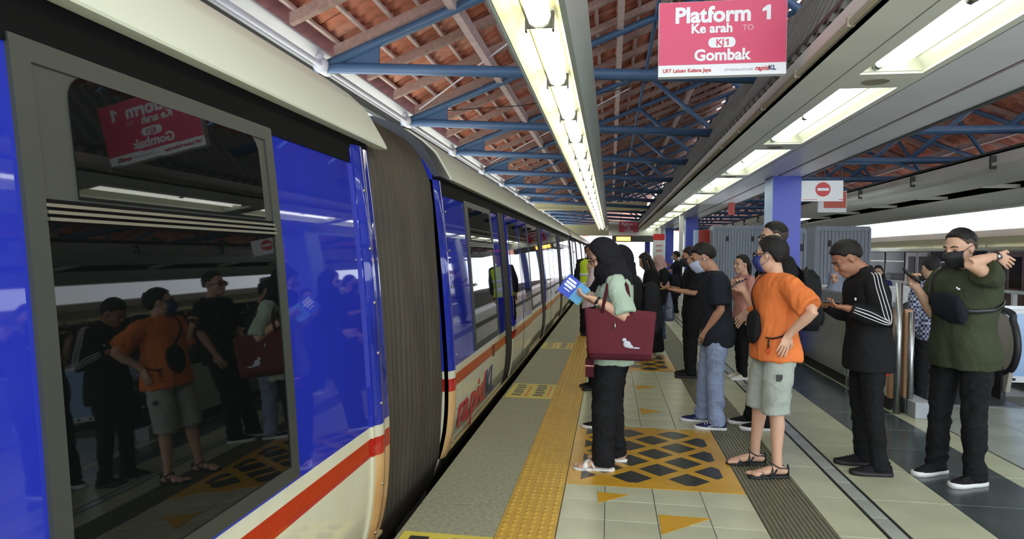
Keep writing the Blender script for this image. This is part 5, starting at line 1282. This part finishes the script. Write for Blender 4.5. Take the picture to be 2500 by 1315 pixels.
for k in (-1, 0, 1):
    q = MB(); kk = k*.022
    pts = [a['sh']+V(kk, .0, .076), a['sh']+V(kk, .045, .058), a['sh']+outv*.077+side*kk+u_*.03, (a['sh']+a['el'])/2+outv*.079+side*kk, a['el']*.9+a['sh']*.1+outv*.077+side*kk-0*u_, a['el']+o2*.076+(side*.3+side2*.7)*kk+nrm(u_-f_)*.01, a['el']*.55+a['wr']*.45+o2*.072+side2*kk, a['el']*.12+a['wr']*.88+o2*.058+side2*kk*.8]
    pts = smooth_path(pts, 4); q.tube(pts, [(.0022, .0064)]*len(pts), 6, up=(0, 1, 0)); p.part('sleeve_stripe', q, m_str, parent=p.shirt)
q = MB(); q.ell(p.tp(40, 1.27, .034), (.008, .010, .012), 10, 6); p.part('chest_badge', q, m_str, parent=p.shirt)
phone_in(p, 1, 'dark phone held low by the man in the track jacket', lift=.028, along=V(1, -.18, .02), off=.045)
# ---- green man -----------------------------------------------------------------------------------------
p = Person('stocky man in olive T-shirt and black mask with hand behind neck', (2.375, 4.83), PI+.42, 1.68, m_skinA, lean=.0, head=(.16, 0), w=1.15, d=1.25, belly=.03, L=dict(u=(1, .10, .40), f=(-1, -.02, .22), h=(-1, .0, -.45), p=(0, -1, .1), c=.12, t=.1), R=dict(u=(.22, .06, -1), f=(.62, -.02, .78), h=(.5, .05, .85), p=(.25, .9, 0), c=.75, t=.6), feet=((.02, .12, 0), (.06, -.14, 0)))
p.top(m_green, hem=.775, sleeve=.50, slr=.034, flare=.02, wr=.005); p.bottoms(m_blackc, hemr=.064, ex=.012, wr=.008); p.shoes(m_bshoe, m_sw, m_glas); p.hair('crew'); p.mask(m_maskk); p.band(1, m_glas, 'watch', m_steel)
phone_in(p, -1, 'black phone held up by the man in olive T-shirt', lift=.03, along=V(.80, -.10, .50), off=.035, face=V(-.3, .6, .6))
h = p.held('crossbody_bag', 'black crossbody bag strapped across the olive T-shirt', 'bag', 'black crossbody bags')
q = MB(); rings = []
for t in np.linspace(0, 1, 9):
    c0 = V(.185, -.10+.26*t, 1.215-.05*t); av = np.interp(t, [0, .12, .5, .88, 1], [.03, .085, .11, .09, .03]); rings.append([c0+V(.2, 0, 1)*av*cos(u_)+V(1, .0, 0)*.042*sin(u_)*min(1, av/.06) for u_ in np.linspace(0, 2*pi, 18, endpoint=False)])
q.loft(rings); h.add('pouch', q, cloth('navy_black_nylon', C(28, 30, 38), .2), voxel=.008)
sp = smooth_path([p.tp(-30, 1.20, .04), p.tp(-45, 1.33, .03), V(.05, -.15, 1.455), V(-.04, -.15, 1.465), p.tp(215, 1.38), p.tp(170, 1.30), p.tp(130, 1.24), p.tp(95, 1.19), p.tp(65, 1.175), p.tp(38, 1.17, .04), p.tp(22, 1.17, .03)], 4); q = MB(); q.tube(sp, [(.004, .014)]*len(sp), 8, up=(1, 0, 0)); h.add('strap', q, m_glas); h.done()
q = MB(); q.ell((.165, .085, 1.315), (.006, .012, .008), 10, 6); q.ell((.165, .073, 1.322), (.006, .006, .008), 8, 6); p.part('chest_emblem', q, m_str)
# ---- background on the right -----------------------------------------------------------------------------
p = Person('person in navy plaid shirt stepping onto the escalator behind the olive T-shirt', (3.2, 7.12), PI*.55, 1.50, m_skinA, detail=False, head=(.1, 0), L=dict(u=(-.1, .2, -1), f=(.25, .05, -1), c=.8)); p.top(m_plaid, long=True, hem=.78); p.bottoms(m_blackc); p.shoes(m_bshoe, m_sb); p.hair('short')
p = Person('woman in grey hijab and beige top behind the steel barrier', (3.36, 10.5), PI*1.35, 1.56, m_skinA, fem=True, detail=False, z=-.26, head=(.15, 0)); p.top(m_beige, long=True); p.bottoms(m_blackc); p.shoes(m_bshoe, m_sb); p.hijab(m_greyh, drape=.26, front=.06)
p = Person('woman with dark hair in navy jersey behind the track jacket', (4.80, 12.7), PI*1.3, 1.54, m_skinA, fem=True, detail=False, z=-.20, head=(.08, 0)); p.top(m_navy2, long=True); p.bottoms(m_blackc); p.shoes(m_bshoe, m_sb); p.hair('woman'); p.tail([(-.06, .05, .03), (-.05, .085, -.1), (-.02, .09, -.2)], [.04, .035, .02], 'side_hair'); p.tail([(-.06, -.05, .03), (-.05, -.085, -.1), (-.02, -.09, -.2)], [.04, .035, .02], 'side_hair')
